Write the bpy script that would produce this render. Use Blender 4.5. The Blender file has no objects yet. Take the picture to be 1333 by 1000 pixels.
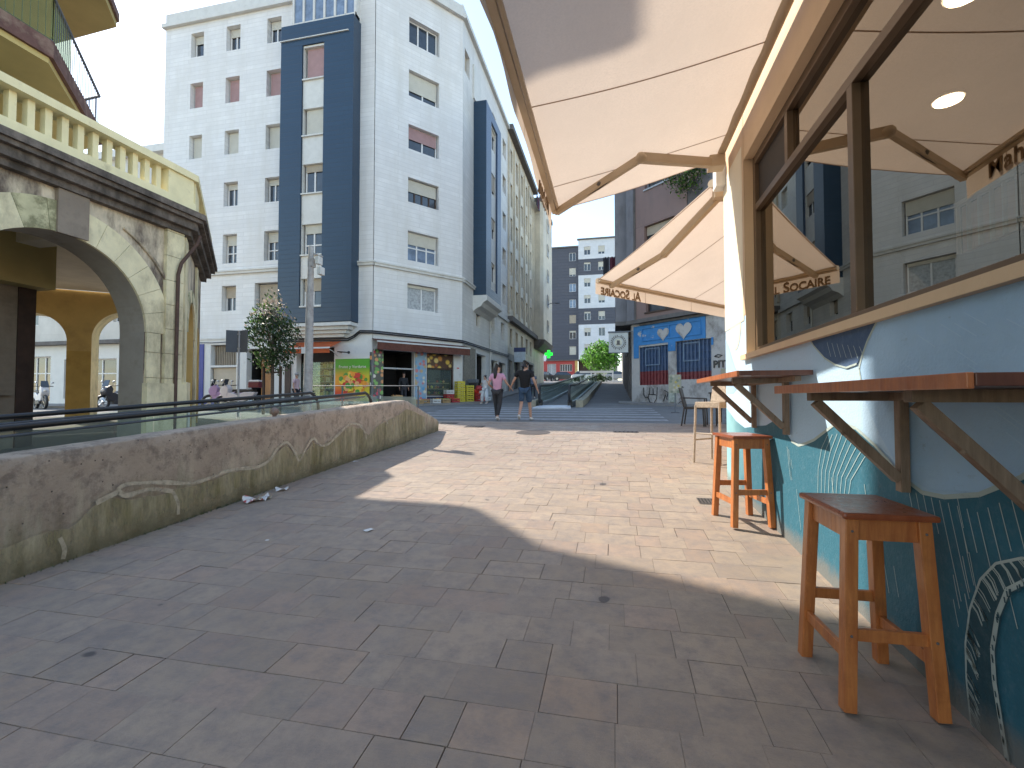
import bpy, bmesh, math, random
from mathutils import Vector, Matrix, noise
random.seed(7)
sc = bpy.context.scene
COL = sc.collection
R = math.radians
# ------------------------------------------------------------------ camera, sky, sun, exposure
FPX = 610.0
yaw = math.atan(133.5 / FPX); pitch = math.atan(18 / FPX)
fw = Vector((-math.sin(yaw) * math.cos(pitch), math.cos(yaw) * math.cos(pitch), math.sin(pitch)))
rt = Vector((math.cos(yaw), math.sin(yaw), 0)); up = rt.cross(fw)
cam = bpy.data.cameras.new('camera'); cam.sensor_width = 36; cam.lens = FPX / 1333 * 36
cam.clip_start = 0.05; cam.clip_end = 2000
camo = bpy.data.objects.new('camera', cam); COL.objects.link(camo)
camo.matrix_world = Matrix(((rt.x, up.x, -fw.x, 0), (rt.y, up.y, -fw.y, 0), (rt.z, up.z, -fw.z, 1.45), (0, 0, 0, 1)))
sc.camera = camo
SUN = Vector((-1, .42, 1.0)).normalized()          # towards the sun
wd = bpy.data.worlds.new('World'); sc.world = wd; wd.use_nodes = True
wn = wd.node_tree; bg = wn.nodes['Background']
sky = wn.nodes.new('ShaderNodeTexSky'); sky.sky_type = 'NISHITA'; sky.sun_disc = False
sky.sun_elevation = math.asin(SUN.z); sky.sun_rotation = math.atan2(SUN.x, SUN.y)
sky.air_density = 1.0; sky.dust_density = 0.35; sky.ozone_density = 2.2
tint = wn.nodes.new('ShaderNodeMix'); tint.data_type = 'RGBA'; tint.blend_type = 'MULTIPLY'; tint.inputs[0].default_value = 1
tint.inputs[7].default_value = (1.0, .895, .755, 1)      # warm white balance of the hazy day
wn.links.new(sky.outputs[0], tint.inputs[6]); wn.links.new(tint.outputs[2], bg.inputs[0]); bg.inputs[1].default_value = 0.15
sl = bpy.data.lights.new('sun', 'SUN'); sl.energy = 2.0; sl.angle = R(0.55); sl.color = (1, .915, .79)
so = bpy.data.objects.new('sun', sl); COL.objects.link(so)
so.rotation_euler = SUN.to_track_quat('Z', 'Y').to_euler()
sc.view_settings.view_transform = 'Standard'; sc.view_settings.look = 'None'
sc.view_settings.exposure = 1.88; sc.view_settings.gamma = 1
sc.render.engine = 'CYCLES'
sc.cycles.max_bounces = 8; sc.cycles.transparent_max_bounces = 12

# ------------------------------------------------------------------ materials
MATS = {}
def new_mat(name):
    m = bpy.data.materials.new(name); m.use_nodes = True
    nt = m.node_tree; b = nt.nodes['Principled BSDF']
    return m, nt, b
def rgb(c): return (c[0], c[1], c[2], 1)
def sc3(c, k): return tuple(min(1, x * k) for x in c)
def coords(nt, kind='Object'):
    return nt.nodes.new('ShaderNodeTexCoord').outputs[kind]
def noise_n(nt, vec, scale, detail=4, rough=.6, stretch=None):
    if stretch:
        mp = nt.nodes.new('ShaderNodeMapping'); mp.inputs['Scale'].default_value = stretch
        nt.links.new(vec, mp.inputs[0]); vec = mp.outputs[0]
    n = nt.nodes.new('ShaderNodeTexNoise'); n.inputs['Scale'].default_value = scale
    n.inputs['Detail'].default_value = detail; n.inputs['Roughness'].default_value = rough
    nt.links.new(vec, n.inputs['Vector']); return n.outputs['Fac']
def ramp(nt, fac, a, b, c0=(0, 0, 0), c1=(1, 1, 1)):
    r = nt.nodes.new('ShaderNodeValToRGB'); e = r.color_ramp.elements
    e[0].position = a; e[1].position = b; e[0].color = rgb(c0); e[1].color = rgb(c1)
    nt.links.new(fac, r.inputs[0]); return r.outputs[0]
def sstep(nt, fac, a, b, o0=0.0, o1=1.0):
    m = nt.nodes.new('ShaderNodeMapRange'); m.interpolation_type = 'SMOOTHSTEP'; nt.links.new(fac, m.inputs[0])
    for i, v in enumerate((a, b, o0, o1)): m.inputs[i + 1].default_value = v
    return m.outputs[0]
def mixc(nt, fac, a, b, mode='MIX'):
    m = nt.nodes.new('ShaderNodeMix'); m.data_type = 'RGBA'; m.blend_type = mode
    for s, v in ((0, fac), (6, a), (7, b)):
        if isinstance(v, (int, float)): m.inputs[s].default_value = v
        elif isinstance(v, tuple): m.inputs[s].default_value = rgb(v)
        else: nt.links.new(v, m.inputs[s])
    return m.outputs[2]
def math_n(nt, op, a, b=0.0, c=None):
    m = nt.nodes.new('ShaderNodeMath'); m.operation = op
    for i, v in enumerate((a, b) if c is None else (a, b, c)):
        if isinstance(v, (int, float)): m.inputs[i].default_value = v
        else: nt.links.new(v, m.inputs[i])
    return m.outputs[0]
def bump(nt, b, h, strength=.3, dist=.01):
    bp = nt.nodes.new('ShaderNodeBump'); bp.inputs['Strength'].default_value = strength
    bp.inputs['Distance'].default_value = dist; nt.links.new(h, bp.inputs['Height'])
    nt.links.new(bp.outputs[0], b.inputs['Normal'])
def M(name, col, rough=.7, var=.12, scale=4, bmp=0, bscale=30, metal=0, dirt=None, dscale=2, dlo=.5, dhi=.75, stretch=None, spec=None):
    if name in MATS: return MATS[name]
    m, nt, b = new_mat(name); co = coords(nt)
    base = mixc(nt, ramp(nt, noise_n(nt, co, scale), .3, .7), sc3(col, 1 - var), sc3(col, 1 + var))
    if dirt:
        base = mixc(nt, ramp(nt, noise_n(nt, co, dscale, 6, .7, stretch), dlo, dhi), base, dirt)
    nt.links.new(base, b.inputs['Base Color'])
    b.inputs['Roughness'].default_value = rough; b.inputs['Metallic'].default_value = metal
    if spec is not None: b.inputs['Specular IOR Level'].default_value = spec
    if bmp: bump(nt, b, noise_n(nt, co, bscale, 6, .7), bmp)
    MATS[name] = m; return m
def clad(name, col, ux, uy, row=.22, width=2.4, line=.78, var=.06, dirt=None, rough=.55, mortar=.012, dlo=.5, dhi=.8, bd=.01, dstretch=(1, 1, .35)):
    """horizontal boards or block courses on a wall running along (ux,uy)"""
    m, nt, b = new_mat(name); co = coords(nt)
    s = nt.nodes.new('ShaderNodeSeparateXYZ'); nt.links.new(co, s.inputs[0])
    u = math_n(nt, 'ADD', math_n(nt, 'MULTIPLY', s.outputs[0], ux), math_n(nt, 'MULTIPLY', s.outputs[1], uy))
    cb = nt.nodes.new('ShaderNodeCombineXYZ'); nt.links.new(u, cb.inputs[0]); nt.links.new(s.outputs[2], cb.inputs[1])
    br = nt.nodes.new('ShaderNodeTexBrick'); nt.links.new(cb.outputs[0], br.inputs['Vector'])
    br.inputs['Scale'].default_value = 1; br.inputs['Brick Width'].default_value = width
    br.inputs['Row Height'].default_value = row; br.inputs['Mortar Size'].default_value = mortar
    br.inputs['Mortar Smooth'].default_value = .3
    br.inputs['Color1'].default_value = rgb(sc3(col, 1 - var)); br.inputs['Color2'].default_value = rgb(sc3(col, 1 + var))
    br.inputs['Mortar'].default_value = rgb(sc3(col, line))
    base = br.outputs['Color']
    base = mixc(nt, ramp(nt, noise_n(nt, co, 1.5, 5), .3, .8), base, sc3(col, .86), 'MIX') if var > .03 else base
    if dirt: base = mixc(nt, ramp(nt, noise_n(nt, co, .9, 7, .72, dstretch), dlo, dhi), base, dirt)
    nt.links.new(base, b.inputs['Base Color']); b.inputs['Roughness'].default_value = rough
    h = math_n(nt, 'ADD', math_n(nt, 'MULTIPLY', br.outputs['Fac'], -1), math_n(nt, 'MULTIPLY', noise_n(nt, co, 40, 4), .3))
    bump(nt, b, h, .5, bd)
    MATS[name] = m; return m
def emis(name, col, s):
    m, nt, b = new_mat(name); b.inputs['Base Color'].default_value = rgb(col)
    b.inputs['Emission Color'].default_value = rgb(col); b.inputs['Emission Strength'].default_value = s
    MATS[name] = m; return m

W = dict(u=(1, 0))
m_white = clad('white_cladding', (.76, .76, .765), 1, 0, dirt=(.62, .61, .59), dlo=.45, dhi=.78, dstretch=(1, 1, .22))
m_whitec = clad('white_cladding_corner', (.76, .76, .765), .62, .785, dirt=(.62, .61, .59), dlo=.45, dhi=.78, dstretch=(1, 1, .22))
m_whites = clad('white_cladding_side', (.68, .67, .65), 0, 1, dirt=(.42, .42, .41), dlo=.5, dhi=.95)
m_blue = clad('navy_cladding', (.016, .045, .088), 1, 0, row=.22, line=.55, rough=.35)
m_blues = clad('navy_cladding_side', (.04, .07, .13), 0, 1, row=.22, line=.6, rough=.35)
m_trim = M('white_trim', (.62, .62, .60), .6, .08, 3, dirt=(.36, .35, .33), dscale=1.5, dlo=.55, dhi=.85)
m_frame = M('window_frame_white', (.72, .72, .72), .4, .03)
m_glass = M('window_glass_dark', (.035, .045, .06), .06, .3, 3, spec=.9)
m_glassb = M('window_glass_blue', (.16, .22, .32), .08, .3, 3, spec=.9)
m_curtain = M('curtained_glass', (.34, .36, .38), .3, .35, 9, spec=.7)
m_shw = M('shutter_cream', (.58, .56, .49), .55, .05)
m_shp = M('shutter_pink', (.40, .25, .25), .6, .08)
m_shb = M('shutter_beige', (.42, .36, .28), .6, .08)
m_beige = clad('beige_render', (.64, .57, .45), 0, 1, row=1.0, width=2.2, line=.8, dirt=(.24, .21, .17), dlo=.45, dhi=.9)
m_ledge = M('dark_ledge', (.13, .12, .115), .8, .2)
m_yel = M('arcade_cream_paint', (.80, .70, .45), .8, .12, 3, .5, 25, dirt=(.30, .245, .15), dscale=1.6, dlo=.46, dhi=.74, stretch=(1, 1, .5))
m_yelb = M('balustrade_cream', (.78, .70, .44), .8, .08, 3, .3, 25, dirt=(.38, .33, .20), dscale=2.5, dlo=.58, dhi=.85)
m_spand = M('arcade_stained_render', (.66, .55, .40), .85, .18, 3, .7, 18, dirt=(.13, .095, .075), dscale=1.7, dlo=.40, dhi=.60, stretch=(1, 1, .4))
m_corn = M('cornice_dark', (.16, .13, .11), .85, .35, 9, .7, 15, dirt=(.06, .048, .04), dscale=2.2, dlo=.42, dhi=.62, stretch=(1, 1, .4))
m_ochre = M('ochre_render', (.60, .40, .14), .8, .08, 2, .25, 20, dirt=(.33, .20, .07), dscale=.9, dlo=.5, dhi=.9)
m_ochd = M('ochre_render_lower', (.46, .29, .075), .8, .15, 1.5, .25, 20, dirt=(.24, .13, .035), dscale=.8, dlo=.5, dhi=.8)
m_soff = M('soffit_ochre', (.50, .40, .17), .85, .12, 1.2, .2, 20)
m_ceil = M('arcade_ceiling', (.78, .72, .60), .9, .08, 2)
m_marb = M('marble_brown', (.30, .25, .19), .25, .18, 3, dirt=(.34, .29, .22), dscale=3, stretch=(1, 1, 4))
m_red = M('reddish_edge', (.14, .07, .06), .8, .3, 4, .4, 20, dirt=(.30, .22, .17), dscale=3)
m_iron = M('painted_iron_grey', (.10, .115, .14), .45, .1)
m_black = M('black_rubber', (.018, .018, .02), .4, .2)
m_pipe = M('rusty_pipe', (.085, .045, .032), .7, .3, 8)
m_conc = None
m_steel = M('brushed_steel', (.55, .56, .57), .35, .08, 20, metal=.9)
m_galv = M('galvanised_steel', (.42, .43, .45), .5, .12, 12, metal=.5)
m_dark = M('dark_interior', (.02, .018, .017), .8, .3)
m_darkbr = M('dark_brown_wood', (.06, .035, .025), .6, .3)
m_stone = M('stone_cladding', (.26, .235, .19), .85, .3, 9, .8, 14)

# plain helper: fabric that lets light through
def fabric(name, col, tr=.45):
    m, nt, b = new_mat(name); co = coords(nt)
    c = mixc(nt, ramp(nt, noise_n(nt, co, 1.3, 5), .35, .7), sc3(col, .95), sc3(col, 1.03))
    c = mixc(nt, ramp(nt, noise_n(nt, co, 60, 3), .4, .7), c, sc3(col, .93))
    nt.links.new(c, b.inputs['Base Color']); b.inputs['Roughness'].default_value = .9
    c = mixc(nt, math_n(nt, 'MULTIPLY', ramp(nt, noise_n(nt, co, .9, 7, .75, (1, .4, 1)), .5, .75), .35), c, sc3(col, .78)); nt.links.new(c, b.inputs['Base Color'])
    bump(nt, b, math_n(nt, 'ADD', noise_n(nt, co, 2.2, 4, .6, (1, .5, 1)), math_n(nt, 'MULTIPLY', noise_n(nt, co, 90, 2), .06)), .6, .05)
    t = nt.nodes.new('ShaderNodeBsdfTranslucent'); nt.links.new(c, t.inputs[0])
    mx = nt.nodes.new('ShaderNodeMixShader'); mx.inputs[0].default_value = tr
    nt.links.new(b.outputs[0], mx.inputs[1]); nt.links.new(t.outputs[0], mx.inputs[2])
    nt.links.new(mx.outputs[0], nt.nodes['Material Output'].inputs[0])
    MATS[name] = m; return m
m_awn = fabric('awning_cream_fabric', (.74, .62, .515), .36)
m_seam = fabric('awning_seam', (.42, .30, .22), .3)
m_tube = M('awning_tube_beige', (.52, .40, .27), .45, .06)
m_orange_f = fabric('orange_fabric', (.72, .17, .06), .5)
m_brown_f = M('brown_fabric', (.13, .05, .035), .9, .2, 6)

def glass_see(name, tint, refl_tint, alpha, rough=.0, dirt=.0):
    """pane: part mirror (fresnel-ish), part see-through"""
    m, nt, b = new_mat(name)
    g = nt.nodes.new('ShaderNodeBsdfGlossy'); g.inputs['Color'].default_value = rgb(refl_tint); g.inputs['Roughness'].default_value = rough
    t = nt.nodes.new('ShaderNodeBsdfTransparent'); t.inputs[0].default_value = rgb(tint)
    lw = nt.nodes.new('ShaderNodeLayerWeight'); lw.inputs[0].default_value = .5
    f = math_n(nt, 'ADD', math_n(nt, 'MULTIPLY', math_n(nt, 'POWER', lw.outputs['Facing'], 3), 1 - alpha), alpha)
    mx = nt.nodes.new('ShaderNodeMixShader'); nt.links.new(f, mx.inputs[0])
    nt.links.new(t.outputs[0], mx.inputs[1]); nt.links.new(g.outputs[0], mx.inputs[2])
    out = mx.outputs[0]
    if dirt:
        d = nt.nodes.new('ShaderNodeBsdfDiffuse'); d.inputs[0].default_value = (.55, .62, .58, 1) if dirt != .25 else (.40, .46, .26, 1)
        m2 = nt.nodes.new('ShaderNodeMixShader'); m2.inputs[0].default_value = dirt
        nt.links.new(out, m2.inputs[1]); nt.links.new(d.outputs[0], m2.inputs[2]); out = m2.outputs[0]
    nt.links.new(out, nt.nodes['Material Output'].inputs[0])
    MATS[name] = m; return m
m_barglass = glass_see('tinted_window_glass', (.50, .47, .42), (.52, .48, .42), .46)
m_balglass = glass_see('greenish_balustrade_glass', (.86, .94, .90), (.75, .9, .85), .05, dirt=.07)

# ------------------------------------------------------------------ object helpers
def tag(o, label=None, cat=None, group=None, kind=None):
    if label: o['label'] = label
    if cat: o['category'] = cat
    if group: o['group'] = group
    if kind: o['kind'] = kind
    return o
def thing(name, label, cat, loc=(0, 0, 0), rotz=0, group=None):
    o = bpy.data.objects.new(name, None); COL.objects.link(o); o.empty_display_size = .2
    o.location = loc; o.rotation_euler = (0, 0, rotz)
    return tag(o, label, cat, group)
def copy_tree(o, parent=None):
    c = o.copy(); COL.objects.link(c); c.parent = parent
    for ch in list(o.children): copy_tree(ch, c)
    return c
class MB:
    def __init__(s): s.v = []; s.f = []; s.m = []; s.mats = []; s.cur = 0; s.sm = []
    def mat(s, m):
        if m not in s.mats: s.mats.append(m)
        s.cur = s.mats.index(m); return s
    def add(s, vs, fs, smooth=False):
        n = len(s.v); s.v += [tuple(v) for v in vs]
        for f in fs: s.f.append([i + n for i in f]); s.m.append(s.cur); s.sm.append(smooth)
        return s
    def quad(s, a, b, c, d): return s.add([a, b, c, d], [(0, 1, 2, 3)])
    def poly(s, pts): return s.add(pts, [tuple(range(len(pts)))])
    def hexa(s, p):   # 8 corners: bottom 0-3 ccw, top 4-7
        return s.add(p, [(3, 2, 1, 0), (4, 5, 6, 7), (0, 1, 5, 4), (1, 2, 6, 5), (2, 3, 7, 6), (3, 0, 4, 7)])
    def box(s, x0, x1, y0, y1, z0, z1):
        return s.hexa([(x0, y0, z0), (x1, y0, z0), (x1, y1, z0), (x0, y1, z0), (x0, y0, z1), (x1, y0, z1), (x1, y1, z1), (x0, y1, z1)])
    def bar(s, a, b, w, h=None, upv=(0, 0, 1), w2=None, h2=None):
        a = Vector(a); b = Vector(b); h = h or w; d = (b - a).normalized(); u = Vector(upv)
        if abs(d.dot(u)) > .98: u = Vector((1, 0, 0))
        x = d.cross(u).normalized(); y = x.cross(d).normalized()
        w2 = w2 or w; h2 = h2 or h
        P = lambda c, ww, hh: [c - x * ww / 2 - y * hh / 2, c + x * ww / 2 - y * hh / 2, c + x * ww / 2 + y * hh / 2, c - x * ww / 2 + y * hh / 2]
        return s.hexa(P(a, w, h) + P(b, w2, h2))
    def tube(s, pts, r, n=10, cap=True, rads=None):
        pts = [Vector(p) for p in pts]; rings = []; prev = None
        for i, p in enumerate(pts):
            d = (pts[min(i + 1, len(pts) - 1)] - pts[max(i - 1, 0)]).normalized()
            if prev is None:
                u = Vector((0, 0, 1)) if abs(d.z) < .9 else Vector((1, 0, 0)); x = d.cross(u).normalized()
            else: x = (prev - d * prev.dot(d)).normalized()
            prev = x; y = d.cross(x); rr = rads[i] if rads else r
            rings.append([p + x * rr * math.cos(2 * math.pi * k / n) + y * rr * math.sin(2 * math.pi * k / n) for k in range(n)])
        vs = [v for g in rings for v in g]; fs = []
        for i in range(len(pts) - 1):
            for k in range(n): fs.append((i * n + k, i * n + (k + 1) % n, (i + 1) * n + (k + 1) % n, (i + 1) * n + k))
        s.add(vs, fs, True)
        if cap:
            s.add(rings[0], [tuple(range(n))[::-1]]); s.add(rings[-1], [tuple(range(n))])
        return s
    def prism(s, poly, z0, z1):    # vertical extrusion of a ccw plan polygon
        n = len(poly); zz0 = z0 if callable(z0) else (lambda x, y: z0); zz1 = z1 if callable(z1) else (lambda x, y: z1)
        vs = [(x, y, zz0(x, y)) for x, y in poly] + [(x, y, zz1(x, y)) for x, y in poly]
        fs = [tuple(range(n))[::-1], tuple(range(n, 2 * n))] + [(i, (i + 1) % n, n + (i + 1) % n, n + i) for i in range(n)]
        return s.add(vs, fs)
    def extr(s, prof, o, ax, ay, d):  # profile (a,b) in axes ax,ay from o, extruded by vector d
        o = Vector(o); ax = Vector(ax); ay = Vector(ay); d = Vector(d); n = len(prof)
        p = [o + ax * a + ay * b for a, b in prof]
        return s.add(p + [q + d for q in p], [tuple(range(n))[::-1], tuple(range(n, 2 * n))] + [(i, (i + 1) % n, n + (i + 1) % n, n + i) for i in range(n)])
    def sphere(s, c, r, n=12, sz=1, sx=1, sy=1):
        vs = []; fs = []; c = Vector(c)
        for i in range(n // 2 + 1):
            a = math.pi * i / (n // 2)
            for k in range(n): vs.append(c + Vector((sx * r * math.sin(a) * math.cos(2 * math.pi * k / n), sy * r * math.sin(a) * math.sin(2 * math.pi * k / n), sz * r * math.cos(a))))
        for i in range(n // 2):
            for k in range(n): fs.append((i * n + k, (i + 1) * n + k, (i + 1) * n + (k + 1) % n, i * n + (k + 1) % n))
        return s.add(vs, fs, True)
    def build(s, name, mat=None, parent=None, world=False, bevel=0, recalc=True, label=None):
        if mat: s.mats = [mat] if not s.mats else s.mats
        off = Vector(parent_world(parent)) if (parent and world) else Vector()
        me = bpy.data.meshes.new(name); me.from_pydata([Vector(v) - off for v in s.v], [], s.f)
        for m in s.mats: me.materials.append(m)
        me.polygons.foreach_set('material_index', s.m); me.polygons.foreach_set('use_smooth', s.sm)
        me.validate()
        if recalc or bevel:
            bm = bmesh.new(); bm.from_mesh(me)
            bmesh.ops.recalc_face_normals(bm, faces=bm.faces)
            if bevel:
                es = [e for e in bm.edges if len(e.link_faces) == 2 and e.calc_face_angle(0) > .6]
                bmesh.ops.bevel(bm, geom=es, offset=bevel, segments=2, affect='EDGES', profile=.6, clamp_overlap=True)
            bm.to_mesh(me); bm.free()
        o = bpy.data.objects.new(name, me); COL.objects.link(o)
        if parent: o.parent = parent
        if label: o['label'] = label
        return o
def parent_world(p):
    v = Vector()
    while p: v += Vector(p.location); p = p.parent
    return v
def gz(y):
    if y < 13: return .06 * y
    if y < 24: return .78 + .038 * (y - 13)
    if y < 56: return 1.198 + .066 * (y - 24)
    if y < 84: return 3.31 + .045 * (y - 56)
    return 4.57
def g3(x, y, dz=0): return (x, y, gz(y) + dz)

class Fac:
    """a vertical face: origin, direction along it, outward normal"""
    def __init__(s, ox, oy, ux, uy, nx, ny):
        l = math.hypot(ux, uy); s.o = (ox, oy); s.u = (ux / l, uy / l); l = math.hypot(nx, ny); s.n = (nx / l, ny / l)
    def p(s, U, D, z): return (s.o[0] + s.u[0] * U + s.n[0] * D, s.o[1] + s.u[1] * U + s.n[1] * D, z)
    def box(s, mb, u0, u1, d0, d1, z0, z1):
        P = s.p; return mb.hexa([P(u0, d0, z0), P(u1, d0, z0), P(u1, d1, z0), P(u0, d1, z0), P(u0, d0, z1), P(u1, d0, z1), P(u1, d1, z1), P(u0, d1, z1)])
    def wall(s, mb, u0, u1, z0, z1, ops, dep=.2, D=0, back=True):
        us = sorted({u0, u1} | {o[0] for o in ops} | {o[1] for o in ops}); zs = sorted({z0, z1} | {o[2] for o in ops} | {o[3] for o in ops})
        us = [u for u in us if u0 <= u <= u1]; zs = [z for z in zs if z0 <= z <= z1]
        P = s.p
        for i in range(len(us) - 1):
            for j in range(len(zs) - 1):
                cu = (us[i] + us[i + 1]) / 2; cz = (zs[j] + zs[j + 1]) / 2
                if any(o[0] < cu < o[1] and o[2] < cz < o[3] for o in ops): continue
                mb.quad(P(us[i], D, zs[j]), P(us[i + 1], D, zs[j]), P(us[i + 1], D, zs[j + 1]), P(us[i], D, zs[j + 1]))
        for a, b, c, d in [o[:4] for o in ops]:
            mb.quad(P(a, D, c), P(b, D, c), P(b, D - dep, c), P(a, D - dep, c)); mb.quad(P(a, D, d), P(b, D, d), P(b, D - dep, d), P(a, D - dep, d))
            mb.quad(P(a, D, c), P(a, D, d), P(a, D - dep, d), P(a, D - dep, c)); mb.quad(P(b, D, c), P(b, D, d), P(b, D - dep, d), P(b, D - dep, c))
        return mb
def window(parent, F, a, b, c, d, D=0, dep=.2, shut=0, shm=None, n=2, gm=None, fm=None, sill=None, low=0, tilt=False):
    """frame (child) with pane and roller shutter (sub-parts) set dep behind the wall face"""
    fm = fm or m_frame; gm = gm or m_glass; t = .06; q = D - dep
    fr = MB()
    F.box(fr, a, a + t, q, q + .05, c, d); F.box(fr, b - t, b, q, q + .05, c, d)
    F.box(fr, a + t, b - t, q, q + .05, c, c + t); F.box(fr, a + t, b - t, q, q + .05, d - t, d)
    for k in range(1, n):
        x = a + (b - a) * k / n; F.box(fr, x - .035, x + .035, q + .002, q + .052, c + t, d - t)
    if low: F.box(fr, a + t, b - t, q + .004, q + .05, c + (d - c) * low, c + (d - c) * low + .06)
    if sill: F.box(fr, a - .06, b + .06, D - .06, D + .06, c - .07, c)
    o = fr.build('window', fm, parent, world=True)
    off = parent_world(parent)
    p = MB(); F.box(p, a + .01, b - .01, q - .02, q + .012, c + .01, d - .01); p.build('pane', gm, o, world=True)
    if shut:
        zt = d - (d - c) * shut; s_ = MB(); k = zt
        while k < d - .02:
            k2 = min(k + .055, d - .02); F.box(s_, a + .03, b - .03, q + .055, q + .072, k, k2 - .008); k = k2
        F.box(s_, a + .02, b - .02, q + .05, q + .058, zt, d - .02)
        s_.build('roller_shutter', shm or m_shw, o, world=True)
    return o

# ------------------------------------------------------------------ ground
def strip_mesh(name, mat, xs, ys, dz, kind='structure', label=None):
    mb = MB(); nx = len(xs); vs = [g3(x, y, dz) for y in ys for x in xs]
    mb.add(vs, [(j * nx + i, j * nx + i + 1, (j + 1) * nx + i + 1, (j + 1) * nx + i) for j in range(len(ys) - 1) for i in range(nx - 1)])
    o = mb.build(name, mat); return tag(o, label, None, None, kind)
m_base = M('plaza_mortar', (.13, .11, .095), .95, .15, 3)
m_asph = M('asphalt', (.165, .165, .165), .9, .15, 1.5, .5, 120, dirt=(.19, .19, .19), dscale=.6)
m_asphs = M('street_asphalt', (.13, .13, .13), .9, .15, 1.2, .5, 100, dirt=(.14, .135, .13), dscale=.5)
tag(strip_mesh('ground', m_base, [-800, -60, 60, 800], [-300, -8, 0, 13, 24, 56, 84, 800], -.12), None)
strip_mesh('road', m_asph, [-60, -20, -4, 8, 40], [12.9, 18, 24], -.03)
strip_mesh('uphill_street', m_asphs, [-8.0, -3, .9], [24, 40, 56, 84], -.03)
strip_mesh('far_square', M('far_paving', (.20, .195, .19), .9, .1), [-60, -14, 10, 40], [56.5, 70, 84, 120], -.025)
strip_mesh('plaza_bed', m_base, [-30, -4, 30], [-8, 0, 12.9], -.006)
# paving slabs, one mesh, each slab its own tone and a hair of tilt
def pave_mat():
    m, nt, b = new_mat('paving_slab'); co = coords(nt)
    at = nt.nodes.new('ShaderNodeAttribute'); at.attribute_name = 'tone'
    c = mixc(nt, ramp(nt, noise_n(nt, co, .55, 4, .6), .35, .7), (.34, .27, .21), (.40, .325, .255))
    c = mixc(nt, .9, c, at.outputs['Color'], 'MULTIPLY')
    c = mixc(nt, ramp(nt, noise_n(nt, co, 9, 8, .75), .42, .72), c, (.225, .195, .18))
    c = mixc(nt, ramp(nt, noise_n(nt, co, 1.6, 6, .7), .58, .8), c, (.20, .175, .165))
    st = noise_n(nt, co, 14, 5, .7, (1, 12, 1)); c = mixc(nt, math_n(nt, 'MULTIPLY', ramp(nt, st, .5, .75), .35), c, (.40, .33, .28))
    sp = noise_n(nt, co, 3.2, 2, .5); c = mixc(nt, ramp(nt, sp, .745, .765), c, (.10, .085, .08))
    nt.links.new(c, b.inputs['Base Color'])
    nt.links.new(ramp(nt, noise_n(nt, co, 3, 4), .3, .7, (.5, .5, .5), (.75, .75, .75)), b.inputs['Roughness'])
    h = math_n(nt, 'ADD', math_n(nt, 'MULTIPLY', noise_n(nt, co, 45, 6, .7, (1, 3, 1)), .5), noise_n(nt, co, 160, 3)); bump(nt, b, h, .45, .006)
    return m
def paving():
    rnd = random.Random(3); vs = []; fs = []; cols = []
    def slab(x0, x1, y0, y1, gap):
        g = gap / 2; dz = rnd.uniform(-.0012, .0012); tx = rnd.uniform(-.0015, .0015); ty = rnd.uniform(-.0015, .0015)
        n = len(vs)
        for i, (x, y) in enumerate(((x0 + g, y0 + g), (x1 - g, y0 + g), (x1 - g, y1 - g), (x0 + g, y1 - g))):
            vs.append((x, y, gz(y) + dz + (tx if i in (1, 2) else 0) + (ty if i > 1 else 0)))
        for i in range(4): vs.append((vs[n + i][0], vs[n + i][1], vs[n + i][2] - .02))
        fs.append((n, n + 1, n + 2, n + 3)); 
        for i in range(4): fs.append((n + i, n + 4 + i, n + 4 + (i + 1) % 4, n + (i + 1) % 4))
        k = rnd.uniform(.89, 1.06); w = rnd.random(); c = (k, k * (.985 if w < .7 else .93), k * (.97 if w < .7 else .93), 1)
        if w > .93: c = (k * 1.06, k * .97, k * .92, 1)
        if w < .07: c = (k * .93, k * .92, k * .93, 1)
        cols.extend([c] * 20)
    y = -3.0
    while y < 12.85:
        h = .25; y1 = min(y + h, 12.9); near = y < 8
        x = -9.6 + rnd.uniform(0, .3); xe = 7.5 if y > 6.6 else 1.45
        while x < xe:
            w = rnd.choice((.2, .25, .25, .3, .33, .33, .42)); x1 = min(x + w, xe)
            gp = rnd.choice((.001, .0015, .002, .003, .006)) if near else .004
            if w > .45 and rnd.random() < .06 and near:
                slab(x, x + w / 2, y, y1, gp); slab(x + w / 2, x1, y, y1, gp)
            else: slab(x, x1, y, y1, gp)
            x = x1
        y = y1
    me = bpy.data.meshes.new('pavement'); me.from_pydata(vs, [], fs)
    ca = me.color_attributes.new('tone', 'FLOAT_COLOR', 'CORNER')
    for i, c in enumerate(cols): ca.data[i].color = c
    me.materials.append(pave_mat()); o = bpy.data.objects.new('pavement', me); COL.objects.link(o)
    tag(o, None, None, None, 'structure')
paving()
# light granite edge of the plaza, zebra crossing, far kerb and pavement
kb = MB()
for x in [i * .8 - 20 for i in range(35)]: 
    if x < 8: kb.hexa([g3(x, 12.9, -.03), g3(x + .79, 12.9, -.03), g3(x + .79, 13.05, -.03), g3(x, 13.05, -.03), g3(x, 12.9, .0), g3(x + .79, 12.9, 0), g3(x + .79, 13.05, -.01), g3(x, 13.05, -.01)])
tag(kb.build('kerb', M('granite_kerb', (.33, .30, .27), .8, .12, 10)), kind='structure')
m_paint = M('road_paint', (.31, .32, .33), .7, .1, 3, dirt=(.18, .18, .19), dscale=5, dlo=.42, dhi=.68)
zb = MB().mat(m_paint)
for k in range(6):
    y0 = 13.95 + k * 1.12
    nn = 8
    for i in range(nn):
        xa = -6.9 + i * (8.4 / nn); xb = xa + 8.4 / nn
        zb.quad(g3(xa, y0, -.025), g3(xb, y0, -.025), g3(xb, y0 + .55, -.025), g3(xa, y0 + .55, -.025))
tag(zb.build('zebra_crossing', m_paint), kind='structure')
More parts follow.
